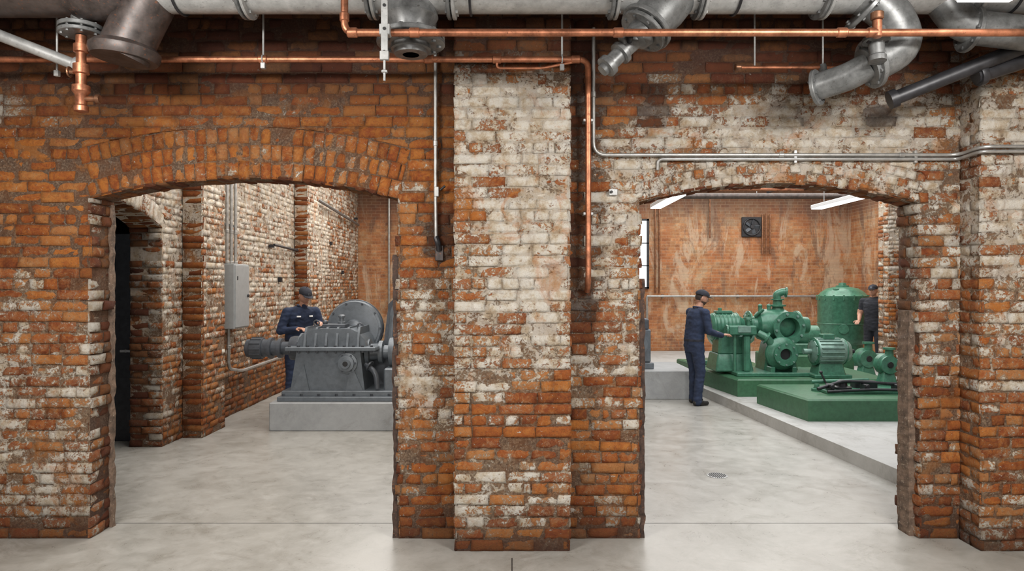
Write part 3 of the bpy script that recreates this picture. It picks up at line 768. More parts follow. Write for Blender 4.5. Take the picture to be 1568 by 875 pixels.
for i in range(6):
    a=i*math.pi/3; m.lathe((-2.08+.108*math.cos(a),8.58,.82+.108*math.sin(a)),(0,-1,0),[(0,.014),(.02,.014)],M_GREYD,6)
m.lathe((-2.08,8.505,.82),(0,-1,0),[(0,.035),(.01,.03)],M_BLACK,16)
m.lathe((-1.90,8.93,.93),(1,0,0),[(0,.17),(.05,.17),(.06,.11),(.16,.10),(.17,.15),(.22,.15),(.23,.09),(.30,.09),(.31,.19),(.36,.20),(.8,.20),(.85,.17)],M_GREY,32)
m.tube([(-1.86,8.68,.80),(-1.72,8.62,.70),(-1.70,8.62,.5)],.035,M_GREYD,.08,14); m.flange((-1.80,8.65,.78),(1,-.3,-.6),.07,.02,M_GREYD,6)
m.box((-1.35,8.93,.60),(.55,.6,.30),M_GREY,.02)
m.extr([(-1.86,.46),(-1.02,.46),(-1.02,1.5),(-1.30,1.70),(-1.5,1.72),(-1.66,1.55),(-1.74,.9)],'y',9.18,9.42,M_GREYD)
m.tube([(-1.62,9.14,1.0),(-1.58,9.14,1.5),(-1.4,9.14,1.74)],.05,M_GREY,.2,14)
m.lathe((-2.14,9.42,1.22),(0,-1,0),[(0,.36),(.02,.375),(.14,.375),(.16,.36),(.165,.33),(.175,.33),(.18,.30),(.185,.12),(.22,.11),(.23,.06),(.25,.055)],M_GREY,48)
for i in range(10):
    a=i*math.pi/5; m.lathe((-2.14+.347*math.cos(a),9.26,1.22+.347*math.sin(a)),(0,-1,0),[(0,.014),(.025,.014)],M_GREYD,6)
m.torus((-2.14,9.34,1.22),(0,1,0),.375,.015,M_GREYD,48,6)
m.extr([(-2.45,.45),(-1.72,.45),(-1.78,1.0),(-2.33,1.0)],'y',9.22,9.42,M_GREYD)
m.obj('gearbox_compressor')
m=MB(); m.box((-3.78,9.29,1.655),(.20,.50,.87),M_BOX,.008); m.box((-3.675,9.29,1.655),(.014,.46,.83),M_BOX,.004); m.cyl((-3.668,9.47,1.66),(-3.650,9.47,1.66),.02,M_DARK); m.box((-3.665,9.12,1.9),(.006,.02,.05),M_DARK,.001)
m.obj('electrical_cabinet')
m=MB()
for i in range(3): 
    yy=9.10+i*.14; m.tube([(-3.80,yy,2.092),(-3.80,yy,4.40)],.022,M_COND,.05,12); m.cyl((-3.80,yy,2.092),(-3.80,yy,2.13),.032,M_COND)
    m.cyl((-3.80,yy,2.5),(-3.80,yy,2.55),.028,M_COND)
m.box((-3.85,9.24,2.62),(.05,.42,.03),M_GALV,.003)
m.obj('riser_conduit')
m=MB()
m.tube([(-3.80,9.15,1.218),(-3.80,9.15,.68),(-3.80,9.6,.60),(-3.80,11.2,.62)],.022,M_COND,.10,12)
m.cyl((-3.80,9.15,.95),(-3.80,9.15,1.0),.03,M_COND)
m.obj('low_conduit')
m=MB(); m.tube([(-3.80,10.9,2.45),(-3.80,12.1,2.42)],.02,M_DARK,.05,8); m.tube([(-3.80,12.95,3.5),(-3.80,16.9,3.3)],.03,M_CAST,.05,8)
m.tube([(-3.1,17.2,0.01),(-3.1,17.2,4.4)],.03,M_COND,.05,8); m.box((-3.85,13.2,1.85),(.06,.06,.2),M_DARK,.004)
for yy in (10.9,12.1,13.0,16.8): m.box((-3.84,yy,3.45 if yy>12.5 else 2.43),(.08,.05,.05),M_DARK,.003)
m.obj('wall_service_pipes')
m=MB(); 
for yy,zz in ((13.4,2.3),(14.6,2.7),(15.6,2.1),(11.4,1.9)): m.box((-3.87,yy,zz),(.05,.08,.08),M_DARK,.004)
m.obj('iron_wall_anchors')
m=MB(); m.box((-4.6,7.9,1.2),(.5,.05,2.4),M_DARK,.006); m.box((-4.34,7.87,1.2),(.06,.08,2.4),M_GREYD,.005); m.cyl((-4.42,7.86,1.05),(-4.42,7.80,1.05),.02,M_GALV); m.box((-4.42,7.80,1.05),(.12,.02,.03),M_GALV,.004)
m.obj('door_1')

# ------------------------------------------------------------------ right room
def edgeX(y): return 3.48-0.079*(y-6.12)
m=MB(); y0,y1=5.2,17.25
m.extr([(edgeX(y0),y0),(8.45,y0),(8.45,y1),(edgeX(y1),y1)],'z',0,.14,M_PADW); m.obj('raised_concrete_floor')
def skewbox(m,x0,x1,y0,y1,z0,z1,mat,k=-.13,b=.02):
    def off(y): return k*(y-y0)
    P=[(x0,y0),(x1,y0),(x1,y1),(x0+off(y1),y1)]
    Pi=[(x0+b,y0+b),(x1-b,y0+b),(x1-b,y1-b),(x0+off(y1)+b,y1-b)]
    vs=[(p[0],p[1],z0) for p in P]+[(p[0],p[1],z1-b) for p in P]+[(p[0],p[1],z1) for p in Pi]
    fs=[(3,2,1,0),(8,9,10,11)]
    for i in range(4):
        j=(i+1)%4; fs+=[(i,j,j+4,i+4),(i+4,j+4,j+8,i+8)]
    m.add(vs,fs,mat)
m=MB(); skewbox(m,3.61,5.9,8.32,9.60,.14,.41,M_GREENP); m.obj('green_plinth')
m=MB(); skewbox(m,3.36,5.7,10.17,11.7,.14,.40,M_GREENP); m.obj('green_plinth')
m=MB(); skewbox(m,3.45,4.6,12.3,13.6,.14,.34,M_GREENP); m.obj('green_plinth')
m=MB(); m.box((2.2,11.4,.225),(1.36,1.3,.45),M_PAD,.01); m.obj('concrete_plinth')
m=MB(); m.box((1.98,11.35,.50),(.62,.7,.1),M_GREY,.01); m.box((1.98,11.30,.82),(.54,.5,.54),M_GREY,.02); m.box((2.02,11.25,1.17),(.40,.4,.18),M_GREYD,.02)
m.lathe((2.02,11.04,.85),(0,-1,0),[(0,.18),(.05,.18),(.06,.12),(.12,.11),(.13,.15),(.16,.15)],M_GREY,28); m.cyl((2.06,11.2,1.25),(2.06,11.2,1.45),.08,M_GREY); m.flange((2.06,11.2,1.47),(0,0,1),.12,.03,M_GREY,8)
m.obj('grey_circulation_pump')

m=MB(); G=M_GREEN
m.box((4.1,10.85,.431),(1.3,.8,.06),G,.01)
m.box((3.50,11.0,.58),(.60,.56,.28),G,.02,taper=(.85,.85)); m.box((3.50,11.0,.86),(.46,.42,.34),G,.04,taper=(.92,.9))
m.lathe((3.16,11.0,1.14),(1,0,0),[(0,.10),(.02,.18),(.06,.215),(.46,.215),(.5,.17),(.56,.13)],G,28)
for i in range(7): m.torus((3.25+i*.06,11.0,1.14),(1,0,0),.215,.011,G,28,6)
m.box((3.40,11.0,1.37),(.26,.16,.05),G,.01); m.cyl((3.35,11.0,1.39),(3.35,11.0,1.44),.03,G)
m.box((3.58,10.66,1.10),(.44,.18,.15),G,.02); m.flange((3.34,10.62,1.10),(-1,0,0),.09,.03,G,6); m.box((3.60,10.565,1.12),(.2,.02,.1),M_GREENL,.004)
m.box((3.66,10.66,.74),(.10,.12,.57),G,.02); m.cyl((3.48,10.66,.46),(3.48,10.66,1.05),.025,G)
m.cyl((3.68,10.62,1.17),(3.68,10.62,1.28),.03,G); m.torus((3.68,10.62,1.29),(0,0,1),.07,.01,G,20,6)
m.lathe((3.75,10.98,1.16),(1,0,0),[(0,.13),(.03,.20),(.08,.20),(.09,.15),(.16,.15),(.20,.22),(.30,.26),(.62,.26),(.72,.2),(.80,.2),(.805,.23),(.85,.23),(.86,.15),(1.0,.13)],G,32)
for xx in (3.80,4.58): m.flange((xx,10.98,1.16),(1,0,0),.235,.03,G,10)
m.lathe((4.33,10.95,1.14),(0,-1,0),[(0,.22),(.18,.20),(.26,.18),(.27,.25),(.31,.25),(.312,.16),(.18,.15)],G,36,caps=False)
m.lathe((4.33,10.80,1.14),(0,-1,0),[(0,.155),(.01,.155)],M_BLACK,30)
for i in range(8):
    a=i*math.pi/4+.2; m.lathe((4.33+.215*math.cos(a),10.64,1.14+.215*math.sin(a)),(0,-1,0),[(0,.02),(.03,.02)],M_GREENL,6)
m.lathe((4.28,11.0,1.36),(0,0,1),[(0,.16),(.04,.10),(.10,.085),(.105,.13),(.13,.13),(.135,.075),(.2,.07),(.205,.10),(.225,.10)],G,24)
m.tube([(4.28,11.0,1.56),(4.26,11.0,1.66),(4.36,10.98,1.70),(4.40,10.96,1.69)],.06,G,.06,16); m.flange((4.40,10.96,1.69),(1,-.2,-.1),.085,.025,G,6)
for xx in (3.98,4.12): m.cyl((xx,10.95,1.36),(xx,10.95,1.46),.03,G); m.sphere((xx,10.95,1.47),.035,G)
m.cyl((3.88,10.9,1.30),(3.98,10.8,1.42),.025,G)
m.box((4.25,10.98,.66),(.55,.45,.5),G,.03,taper=(.7,.8))
m.lathe((4.20,10.75,.74),(0,-1,0),[(0,.18),(.05,.24),(.16,.24),(.2,.2),(.21,.16),(.26,.14),(.27,.18),(.30,.18),(.302,.09),(.25,.08)],G,32,caps=False)
m.lathe((4.20,10.50,.74),(0,-1,0),[(0,.085),(.006,.08)],M_BLACK,20)
m.torus((4.20,10.63,.74),(0,1,0),.21,.05,G,32,10)
for i in range(8):
    a=i*math.pi/4; m.lathe((4.20+.158*math.cos(a),10.45,.74+.158*math.sin(a)),(0,-1,0),[(0,.014),(.02,.014)],M_GREENL,6)
m.tube([(4.06,10.63,.86),(3.98,10.63,.98),(3.86,10.7,1.05)],.06,G,.08,14); m.flange((3.97,10.65,.98),(-1,.2,.6),.10,.025,G,6)
for xx in (4.03,4.36): m.box((xx,10.62,.48),(.07,.2,.12),G,.01)
m.obj('green_pump_set')
m=MB(); c=(4.46,10.45,.79)
m.lathe(c,(1,0,0),[(0,.04),(.12,.04),(.125,.12),(.14,.17),(.19,.20),(.56,.20),(.62,.185),(.68,.15),(.70,.08)],M_GREENL,36)
for i in range(20):
    a=i*math.pi/10; m.box((c[0]+.37,c[1]+.205*math.cos(a),c[2]+.205*math.sin(a)),(.34,.012,.028),M_GREENL,.002,rot=Matrix.Rotation(a-math.pi/2,3,'X'))
m.flange((c[0]+.16,c[1],c[2]),(1,0,0),.215,.02,G,8); m.torus((c[0]+.60,c[1],c[2]),(1,0,0),.19,.012,G,32,6)
m.box((c[0]+.36,c[1]-.0,c[2]+.23),(.18,.16,.08),G,.012)
m.box((c[0]+.37,c[1],.53),(.42,.34,.20),G,.02,taper=(.85,.8)); m.box((c[0]+.37,c[1],.427),(.56,.42,.05),G,.008)
m.cyl((c[0]+.69,c[1],c[2]),(c[0]+.78,c[1],c[2]),.03,M_DARK)
m.obj('electric_motor')
m=MB(); zt=.411
m.box((4.55,8.92,zt+.02),(1.05,.40,.04),G,.006)
m.tube([(3.92,8.75,zt+.06),(4.3,8.85,zt+.15),(5.2,8.8,zt+.10)],.022,M_DARK,.1,10)
m.tube([(4.0,9.12,zt+.10),(4.75,9.10,zt+.13)],.025,G,.1,10)
m.tube([(4.0,8.65,zt+.04),(4.6,8.7,zt+.06),(5.3,8.62,zt+.06)],.018,M_DARK,.1,10)
m.lathe((4.30,8.9,zt+.04),(0,0,1),[(0,.12),(.03,.12),(.04,.07),(.10,.06),(.12,.03)],M_DARK,20)
m.lathe((4.02,9.0,zt),(0,0,1),[(0,.07),(.03,.07),(.035,.035),(.09,.03)],G,16)
for xx in (4.1,4.55,4.95,5.2): m.box((xx,8.80,zt+.06),(.06,.14,.12),M_DARK,.008); m.cyl((xx,8.72,zt+.09),(xx,8.88,zt+.09),.028,M_DARK)
m.box((4.65,9.02,zt+.08),(.3,.14,.10),M_DARK,.012); m.cyl((4.2,9.05,zt+.02),(4.12,9.1,zt+.22),.012,M_DARK); m.sphere((4.12,9.1,zt+.23),.022,M_DARK)
m.obj('valve_linkage_gear')
m=MB(); c=(7.02,14.5)
m.lathe((c[0],c[1],.141),(0,0,1),[(0,.44),(.05,.44),(.06,.40),(.42,.40),(.5,.47),(.56,.49),(1.36,.49),(1.40,.51),(1.44,.51),(1.46,.47),(1.52,.42),(1.60,.30),(1.63,.15),(1.64,.10)],M_GREEN,48)
m.lathe((c[0],c[1],1.76),(0,0,1),[(0,.13),(.04,.13),(.045,.08),(.09,.07),(.1,.04)],M_GREEN,20)
m.flange((c[0]-.22,c[1]-.2,1.68),(0,0,1),.07,.1,M_GREEN,6); m.flange((c[0]+.22,c[1]-.1,1.68),(0,0,1),.06,.08,M_GREEN,6)
for i in range(16):
    a=i*math.pi/8; m.lathe((c[0]+.495*math.cos(a),c[1]+.495*math.sin(a),1.49),(0,0,1),[(0,.018),(.11,.018)],M_GREEN,6)
m.torus((c[0],c[1],1.0),(0,0,1),.492,.012,M_GREEN,48,6); m.flange((c[0]-.2,c[1]-.47,.9),(-.4,-1,0),.1,.06,M_GREEN,6)
m.obj('green_pressure_tank')
def smallpump(x,y,z0,s,name='small_green_pump'):
    m=MB()
    m.box((x,y,z0+.03*s),(.6*s,.4*s,.06*s),G,.01)
    m.box((x,y,z0+.17*s),(.3*s,.26*s,.24*s),G,.02,taper=(.7,.8))
    m.lathe((x,y+.15*s,z0+.42*s),(0,-1,0),[(0,.1*s),(.04*s,.2*s),(.18*s,.2*s),(.22*s,.14*s),(.23*s,.17*s),(.28*s,.17*s),(.285*s,.07*s)],G,28)
    m.lathe((x,y-.14*s,z0+.42*s),(0,-1,0),[(0,.06*s),(.01*s,.055*s)],M_BLACK,18)
    m.lathe((x+.05*s,y,z0+.56*s),(0,0,1),[(0,.08*s),(.14*s,.07*s),(.145*s,.11*s),(.18*s,.11*s)],G,20)
    m.lathe((x+.1*s,y+.02*s,z0+.40*s),(1,0,0),[(0,.12*s),(.3*s,.12*s),(.34*s,.09*s)],M_GREENL,24)
    return m.obj(name)
smallpump(6.22,12.0,.141,.9); smallpump(5.16,9.40,.412,.72); smallpump(3.95,12.8,.341,1.3)
m=MB(); m.box((5.5,12.9,.331),(1.5,.9,.38),M_GREENP,.02); m.box((5.5,12.9,.62),(.8,.5,.2),G,.02); m.lathe((5.15,12.9,.85),(1,0,0),[(0,.12),(.02,.2),(.6,.2),(.66,.12)],G,28); m.flange((5.3,12.9,.85),(1,0,0),.23,.03,G,8)
m.obj('green_booster_pump')

m=MB()
m.box((6.06,17.27,3.28),(.5,.05,.5),M_DARK,.01); m.torus((6.06,17.23,3.28),(0,1,0),.21,.02,M_DARK,32,8); m.lathe((6.06,17.24,3.28),(0,-1,0),[(0,.06),(.05,.05)],M_DARK,16)
for i in range(5):
    a=i*2*math.pi/5; R=Matrix.Rotation(-a,3,'Y')@Matrix.Rotation(.5,3,'X')
    m.box(Vector((6.06,17.23,3.28))+Matrix.Rotation(-a,3,'Y')@Vector((.12,0,0)),(.13,.008,.09),M_GREYD,.003,rot=R)
m.obj('wall_extractor_fan')
m=MB()
for x0_,z0_,z1_ in ((3.72,1.6,3.75),(3.62,1.6,4.3),(6.33,2.6,3.6),(6.42,2.6,3.62),(6.52,2.6,3.6),(5.0,3.0,4.3)):
    m.tube([(x0_,17.24,z0_),(x0_,17.24,z1_)],.022,M_BRASS,.03,8)
m.obj('copper_riser_pipes')
m=MB(); m.tube([(3.4,17.2,1.53),(7.8,17.2,1.53)],.03,M_COND,.03,10); m.tube([(3.4,17.2,1.53),(3.4,17.2,.2)],.03,M_COND,.03,10)
for i in range(5): m.box((3.8+i*.95,17.24,1.53),(.05,.1,.08),M_CAST,.004)
m.obj('steel_handrail_pipe')
m=MB(); m.tube([(2.8,11.5,3.42),(8.4,11.5,3.42)],.03,M_COPPER,.03,12); m.tube([(2.8,11.7,3.46),(8.4,11.7,3.46)],.02,M_COPPER,.03,12)
m.tube([(1.8,14.5,3.7),(8.4,14.5,3.7)],.06,M_CASTD,.03,14); m.tube([(4.5,12.0,3.45),(5.2,12.6,3.65)],.03,M_DARK,.03,12)
for xx in (3.2,5.2,7.2):
    for yy,zz in ((11.5,3.42),(11.7,3.46),(14.5,3.7)): m.cyl((xx,yy,zz),(xx,yy,4.405),.007,M_GALV,seg=8)
m.obj('overhead_copper_pipes')
m=MB()
m.box((2.9,17.27,2.6),(1.06,.02,1.7),M_SKYG,.002)
for xx in (2.37,2.9,3.43): m.box((xx,17.25,2.6),(.06 if xx!=2.9 else .03,.07,1.76),M_DARK,.004)
for zz in (1.74,2.3,2.87,3.46): m.box((2.9,17.25,zz),(1.12,.07,.05 if zz in(1.74,3.46) else .03),M_DARK,.004)
m.obj('window_1')
m=MB(); m.tube([(7.35,12.46,.5),(7.35,12.46,4.3)],.015,M_COND,.03,8); m.obj('pier_conduit')

# ------------------------------------------------------------------ people
def remesh(mb,vox,smooth=4):
    me=bpy.data.meshes.new('tmp'); me.from_pydata([tuple(v) for v in mb.v],[],mb.f)
    o=bpy.data.objects.new('tmp',me); scene.collection.objects.link(o)
    r=o.modifiers.new('r','REMESH'); r.mode='VOXEL'; r.voxel_size=vox
    sm=o.modifiers.new('s','SMOOTH'); sm.factor=.5; sm.iterations=smooth
    dg=bpy.context.evaluated_depsgraph_get(); dg.update(); ev=o.evaluated_get(dg); m2=ev.to_mesh()
    vs=[v.co.copy() for v in m2.vertices]; fs=[tuple(p.vertices) for p in m2.polygons]
    ev.to_mesh_clear(); bpy.data.objects.remove(o); return vs,fs
def caps(mb,p0,p1,r0,r1,seg=14,sx=1,sy=1):
    p0=Vector(p0);p1=Vector(p1);L=(p1-p0).length; pr=[]
    for k in range(5): a=math.pi/2*k/4; pr.append((-r0*math.cos(a),max(.0005,r0*math.sin(a))))
    for k in range(5): a=math.pi/2*k/4; pr.append((L+r1*math.sin(a),max(.0005,r1*math.cos(a))))
    mb.lathe(p0,p1-p0,pr,M_SKIN,seg,True,sx,sy)
def segd(p,a,b):
    ab=b-a;t=max(0,min(1,(p-a).dot(ab)/ab.length_squared)); return (p-(a+ab*t)).length,t
def make_hand(out,w,f,n,side,curl,T):
    f=Vector(f).normalized();n=Vector(n);n=(n-f*n.dot(f)).normalized();s=f.cross(n)*side; w=Vector(w)
    mb=MB(); R=Matrix((f,s,n)).transposed()
    mb.sphere(w+f*.05,.045,M_SKIN,12,8,(1.12,.92,.42),R); caps(mb,w-f*.05,w+f*.02,.027,.026)
    L=[.078,.086,.08,.062]; off=[.031,.011,-.010,-.030]
    for i in range(4):
        b=w+f*.082+s*off[i]; a=curl*.35; d=f*math.cos(a)-n*math.sin(a); b0=w+f*.03+s*off[i]*.8
        caps(mb,b0,b,.0105,.0105,8); p=b
        for k,fr in enumerate((.45,.3,.25)):
            q=p+d*L[i]*fr; caps(mb,p,q,.0098-.0007*k,.0092-.0007*k,8); p=q; a+=curl*.55; d=f*math.cos(a)-n*math.sin(a)
    tb=w+f*.022+s*.03; t1=tb+(f*.6+s*.75-n*.25).normalized()*.04; t2=t1+(f*.9+s*.25-n*.4*curl).normalized()*.032; t3=t2+(f*.95-n*.5*curl).normalized()*.024
    caps(mb,tb,t1,.014,.012,8);caps(mb,t1,t2,.0115,.0105,8);caps(mb,t2,t3,.0105,.009,8)
    vs,fs=remesh(mb,.0045,2); out.add([T@v for v in vs],fs,M_SKIN)
def make_head(out,c,R,T,beard=False,cap=True):
    c=Vector(c); SG,RG=40,32; vs=[];fs=[]
    for j in range(RG+1):
        t=math.pi*j/RG
        for i in range(SG):
            a=2*math.pi*i/SG; d=Vector((math.sin(t)*math.cos(a),math.sin(t)*math.sin(a),math.cos(t)))
            x=d.x*.098;y=d.y*.076;z=d.z*.118
            if z<0: k=-z/.118; y*=1-.30*k*k; x= x*(1-.12*k) + (.012*k if d.x>0 else .02*k)
            if d.x>0:
                def g(y0,z0,sy,sz): return math.exp(-((y-y0)/sy)**2-((z-z0)/sz)**2)
                x+= .024*g(0,-.022,.011,.016)+.012*g(0,.0,.009,.022)+.005*g(0,.035,.05,.012)
                x-= .010*(g(.031,.012,.016,.012)+g(-.031,.012,.016,.012))
                x+= .006*g(0,-.058,.022,.006)+.005*g(0,-.070,.02,.006)-.004*g(0,-.064,.025,.0035)+.008*g(0,-.098,.02,.018)
            vs.append(Vector((x,y,z)))
    for j in range(RG):
        for i in range(SG): k=(i+1)%SG; fs.append((j*SG+i,(j+1)*SG+i,(j+1)*SG+k,j*SG+k))
    hair=[];skin=[];stub=[]
    for f in fs:
        p=sum((vs[q] for q in f),Vector())/4
        h=(p.x<-.02 and p.z>-.045) or (p.z>.055) or (abs(p.y)>.06 and p.x<.005 and p.z>.01)
        b_=beard and p.z<-.045 and p.x>.0 and not(abs(p.y)<.02 and -.074<p.z<-.054)
        (hair if h else stub if b_ else skin).append(f)
    W=[T@(c+R@v) for v in vs]
    out.add(W,skin,M_SKIN); out.add(W,hair,M_HAIR)
    if stub: out.add(W,stub,M_STUB)
    TT=lambda v: T@(c+R@Vector(v))
    R3=T.to_3x3()@R
    for sg in (-1,1):
        out.sphere(TT((.079,sg*.031,.012)),.0115,M_WHITE,12,8); out.sphere(TT((.087,sg*.031,.012)),.0055,M_EYE,8,6)
        out.sphere(TT((.091,sg*.031,.031)),.008,M_HAIR,8,6,(.5,1.7,.30),R3)
        out.sphere(TT((-.004,sg*.078,-.005)),.03,M_SKIN,12,8,(.55,.25,1),R3)
        out.sphere(TT((.082,sg*.031,.018)),.0125,M_SKIN,10,6,(1,1.1,.45),R3)
    out.sphere(TT((.094,0,-.064)),.02,metal_lip,10,6,(.3,1,.16),R3)
    if cap:
        cv=[];cf=[];n=28
        for j in range(9):
            t=(math.pi/2)*j/8
            for i in range(n):
                a=2*math.pi*i/n; cv.append(TT((math.sin(t)*math.cos(a)*.108,math.sin(t)*math.sin(a)*.087,.052+math.cos(t)*.078)))
        for i in range(n):
            a=2*math.pi*i/n; cv.append(TT((math.cos(a)*.107,math.sin(a)*.086,.042)))
        for j in range(9):
            for i in range(n): k=(i+1)%n; cf.append((j*n+i,(j+1)*n+i,(j+1)*n+k,j*n+k))
        out.add(cv,cf,M_CAP)
        bv=[];bf=[];q=12
        for lay in (0,1):
            for i in range(q+1):
                a=-1.05+2.1*i/q
                bv.append(TT((math.cos(a)*.10,math.sin(a)*.083,.046+lay*.005))); bv.append(TT((.03+math.cos(a)*.132,math.sin(a)*.082,.040+lay*.005-.006*abs(math.sin(a)))))
        o=(q+1)*2
        for i in range(q):
            a0=2*i; bf+=[(a0,a0+1,a0+3,a0+2),(o+a0,o+a0+2,o+a0+3,o+a0+1),(a0+1,o+a0+1,o+a0+3,a0+3)]
        out.add(bv,bf,M_CAP); out.sphere(TT((0,0,.13)),.008,M_CAP,8,6)
        out.add([TT(v) for v in ((.108,-.02,.062),(.108,.02,.062),(.094,.018,.092),(.094,-.018,.092))],[(0,1,2,3)],M_GREYD)
def worker(name,loc,yaw,spine,arms,legs,head,hands,cloth=M_NAVY,short=False,beard=False,cap=True,scale=1.0,belt=True):
    T=Matrix.Translation(loc)@Matrix.Rotation(yaw,4,'Z')@Matrix.Scale(scale,4)
    out=MB(); mb=MB()
    seg=24;vs=[];fs=[];ns=len(spine)
    P=[Vector(s[:3]) for s in spine]
    for i,s in enumerate(spine):
        d=(P[min(i+1,ns-1)]-P[max(i-1,0)]).normalized(); y=Vector((0,1,0)); x=y.cross(d).normalized(); y=d.cross(x)
        for k in range(seg):
            a=2*math.pi*k/seg; ca,sa=math.cos(a),math.sin(a); e=.85
            vs.append(P[i]+x*(math.copysign(abs(ca)**e,ca)*s[3])+y*(math.copysign(abs(sa)**e,sa)*s[4]))
    for j in range(ns-1):
        for k in range(seg): l=(k+1)%seg; fs.append((j*seg+k,j*seg+l,(j+1)*seg+l,(j+1)*seg+k))
    fs.append(tuple(reversed(range(seg))));fs.append(tuple((ns-1)*seg+k for k in range(seg)))
    mb.add(vs,fs,M_SKIN)
    for a in arms:
        sh,el,wr=[Vector(q) for q in a]
        caps(mb,sh,el,.072,.056 if not short else .05); caps(mb,el,wr,.054 if not short else .045,.031 if short else .043)
        caps(mb,sh,Vector((P[-2].x,sh.y*.35,sh.z+.02)),.064,.062)
    for l in legs:
        h,k,an=[Vector(q) for q in l[:3]]
        caps(mb,h,k,.103,.077); caps(mb,k,an,.075,.062)
        caps(mb,an+Vector((0,0,.01)),an+Vector((.0,0,-.035)),.066,.070)
    neck=Vector(head['c']); nb=P[-1]
    caps(mb,nb-Vector((0,0,.04)),neck+Vector((-.015,0,-.07)),.058,.052)
    vs,fs=remesh(mb,.011,5)
    W=[]
    for v in vs:
        n=noise.noise(Vector((v.x*9,v.y*9,v.z*22)))+.6*noise.noise(Vector((v.x*24+5,v.y*24,v.z*38)))
        dv=(v-Vector((0,v.y*.5,v.z)))
        if dv.length>0.01: v=v+dv.normalized()*n*.008
        W.append(v)
    g={}
    for f in fs:
        p=sum((W[q] for q in f),Vector())/len(f)
        m=cloth
        if segd(p,nb+Vector((0,0,.015)),neck)[0]<.075 and p.z>nb.z+.005: m=M_SKIN
        if short:
            for a in arms:
                sh,el,wr=[Vector(q) for q in a]
                d1,t1=segd(p,sh,el);d2,t2=segd(p,el,wr)
                if (d2<d1+.0 and d2<.07) or (d1<.07 and t1>.65 and d1<d2): m=M_SKIN
        if belt and abs(p.z-spine[1][2]-.0)<.018 and abs(p.y)<.19 and all(segd(p,Vector(a[1]),Vector(a[2]))[0]>.06 for a in arms): m=M_CAP
        g.setdefault(m,[]).append(f)
    WT=[T@v for v in W]
    for m,ff in g.items(): out.add(WT,ff,m)
    for l in legs:
        an=Vector(l[2]); to=Vector(l[3]); d=(to-an); d.z=0; d.normalize()
        b=MB()
        base=an.copy(); base.z=.045
        caps(b,base-d*.035,base+d*.06,.042,.042); caps(b,base+d*.05-Vector((0,0,.008)),base+d*.155-Vector((0,0,.01)),.043,.034); caps(b,an+Vector((0,0,.02)),base,.05,.046)
        vs,fs=remesh(b,.008,3); vs=[Vector((v.x,v.y,max(v.z,.0))) for v in vs]
        out.add([T@v for v in vs],fs,M_BOOT)
    for (wr,f,n,side,curl) in hands: make_hand(out,wr,f,n,side,curl,T)
    R=Matrix.Rotation(head.get('yaw',0),3,'Z')@Matrix.Rotation(head.get('pitch',0),3,'Y')
    make_head(out,neck,R,T,beard=beard,cap=cap)
    out.torus(T@(nb+Vector((0,0,.015))),(T.to_3x3()@Vector((.12,0,1))),.064,.014,cloth,24,8)
    if 'badge' in head:
        for q in head['badge']:
            out.box(T@Vector(q[0]),(.004,.06,.022),M_WHITE,.001,rot=(Matrix.Rotation(yaw,3,'Z')@Matrix.Rotation(q[1],3,'Z')@Matrix.Rotation(-.15,3,'Y')))
    o=out.obj(name,ang=1.2,fixn=False); return o
SP=[(0,0,.80,.11,.165),(0,0,.98,.128,.178),(0,0,1.08,.125,.17),(.01,0,1.22,.135,.188),(.005,0,1.34,.13,.195),(-.005,0,1.41,.10,.17),(-.012,0,1.455,.07,.085)]
SPM=[(-.03,0,.80,.11,.165),(-.03,0,.98,.128,.178),(-.015,0,1.08,.125,.17),(.015,0,1.22,.135,.188),(.03,0,1.34,.13,.195),(.035,0,1.41,.10,.17),(.038,0,1.455,.07,.085)]
worker('maintenance_worker',(2.77,10.3,0),math.radians(18),SPM,
  arms=[((.03,-.205,1.39),(.07,-.25,1.12),(.33,-.18,1.05)),((.04,.205,1.39),(.14,.24,1.13),(.36,.12,1.08))],
  legs=[((-.03,-.09,.90),(.02,-.10,.50),(-.03,-.10,.10),(.18,-.11,0)),((-.03,.09,.90),(.05,.12,.50),(.05,.14,.10),(.26,.17,0))],
  head=dict(c=(.105,0,1.61),pitch=.28,yaw=-.35),
  hands=[((.34,-.178,1.052),(.95,.1,.1),(0,.2,1),1,.7),((.37,.118,1.082),(.95,-.1,.05),(0,-.2,1),-1,.7)],beard=True)
SPL=[(-.06,0,.80,.11,.165),(-.06,0,.98,.128,.178),(-.035,0,1.08,.125,.172),(.02,0,1.22,.136,.192),(.06,0,1.34,.13,.205),(.085,0,1.42,.10,.18),(.10,0,1.465,.07,.09)]
worker('maintenance_worker',(-3.1,9.93,0),math.radians(-48),SPL,
  arms=[((.08,-.21,1.39),(.06,-.30,1.13),(.28,-.16,1.16)),((.08,.21,1.39),(.12,.30,1.13),(.38,.12,1.24))],
  legs=[((-.06,-.09,.90),(-.0,-.11,.50),(-.05,-.13,.10),(.15,-.15,0)),((-.06,.09,.90),(.0,.11,.50),(-.03,.13,.10),(.18,.15,0))],
  head=dict(c=(.18,0,1.62),pitch=.48,yaw=.1,badge=[((.195,.09,1.33),.2),((.195,-.09,1.33),-.2)]),
  hands=[((.29,-.155,1.165),(.9,.3,.1),(0,0,1),1,.8),((.39,.115,1.243),(.9,-.25,.05),(0,0,1),-1,.8)],scale=1.02)
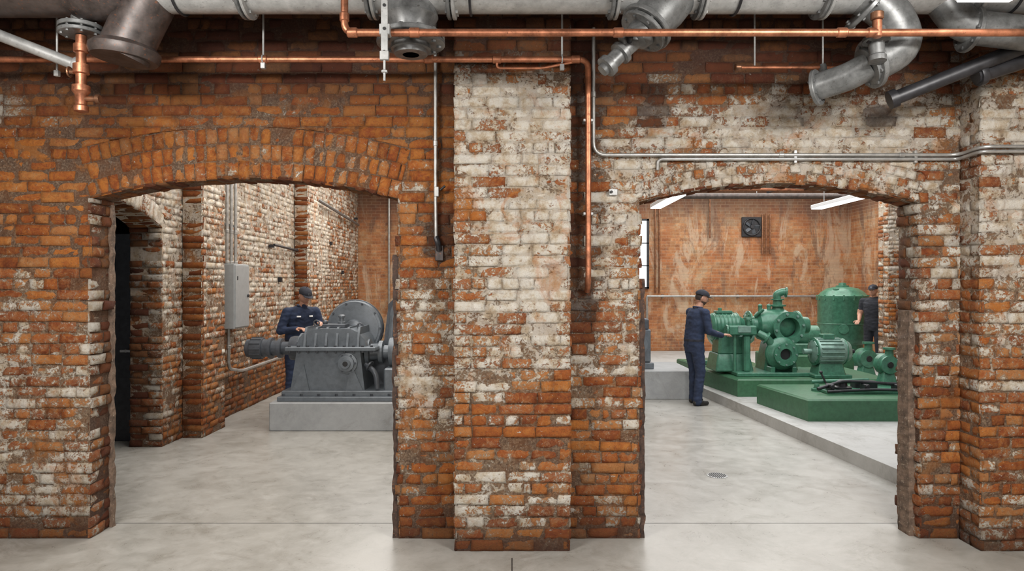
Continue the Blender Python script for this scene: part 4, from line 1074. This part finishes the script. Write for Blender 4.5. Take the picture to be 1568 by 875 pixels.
worker('maintenance_worker',(7.06,13.32,.141),math.radians(222),SP,
  arms=[((0,-.205,1.39),(.02,-.26,1.12),(.22,-.20,1.0)),((0,.205,1.39),(-.01,.30,1.13),(.14,.28,1.20))],
  legs=[((0,-.09,.90),(.02,-.10,.50),(-.01,-.10,.10),(.2,-.11,0)),((0,.09,.90),(.03,.11,.50),(.02,.12,.10),(.25,.14,0))],
  head=dict(c=(.03,0,1.605),pitch=.08,yaw=0),
  hands=[((.225,-.20,1.0),(.9,.1,-.2),(0,.2,1),1,.6),((.15,.28,1.205),(.6,.2,.5),(0.5,-.2,-.4),-1,.3)],cloth=M_TEE,short=True,scale=.97)

# ------------------------------------------------------------------ lights
def area(name,loc,target,sx,sy,power,col=(1,.965,.92)):
    l=bpy.data.lights.new(name,'AREA'); l.shape='RECTANGLE'; l.size=sx;l.size_y=sy;l.energy=power;l.color=col
    o=bpy.data.objects.new(name,l); o.location=loc
    o.rotation_euler=(Vector(target)-Vector(loc)).to_track_quat('-Z','Y').to_euler(); scene.collection.objects.link(o); return o
area('ceiling_lamp_front_left',(-2.2,1.9,3.3),(-2.0,4.2,0.8),1.2,.3,115)
area('ceiling_lamp_front_right',(2.2,1.9,3.3),(2.0,4.2,0.8),1.2,.3,115)
area('rear_window_light',(0,-4.5,2.0),(0,4,1.3),5,2.0,210,(1,.975,.95))  # added soft fill behind the camera; the rear wall has no window
area('ceiling_lamp_left_room',(-1.9,8.0,4.3),(-1.9,8.0,0),3,4.5,200)
area('ceiling_lamp_left_room_far',(-1.9,13.5,4.3),(-1.9,13.5,0),3,5,220)
area('ceiling_lamp_right_room',(3.6,8.3,4.3),(3.6,8.3,0),5,4.5,280,(.97,.985,1))
area('ceiling_lamp_right_room_far',(5,14,4.3),(5,14,0),6,5,380,(1,.98,.95))
w=bpy.data.worlds.new('World'); scene.world=w; w.use_nodes=True
w.node_tree.nodes['Background'].inputs[0].default_value=(.8,.85,.9,1); w.node_tree.nodes['Background'].inputs[1].default_value=.6

cam=bpy.data.cameras.new('camera'); co=bpy.data.objects.new('camera',cam); scene.collection.objects.link(co)
co.location=(0,0,1.8); co.rotation_euler=(math.radians(90),0,0); cam.sensor_width=36; cam.lens=36*1045/1568; cam.clip_end=100
scene.camera=co
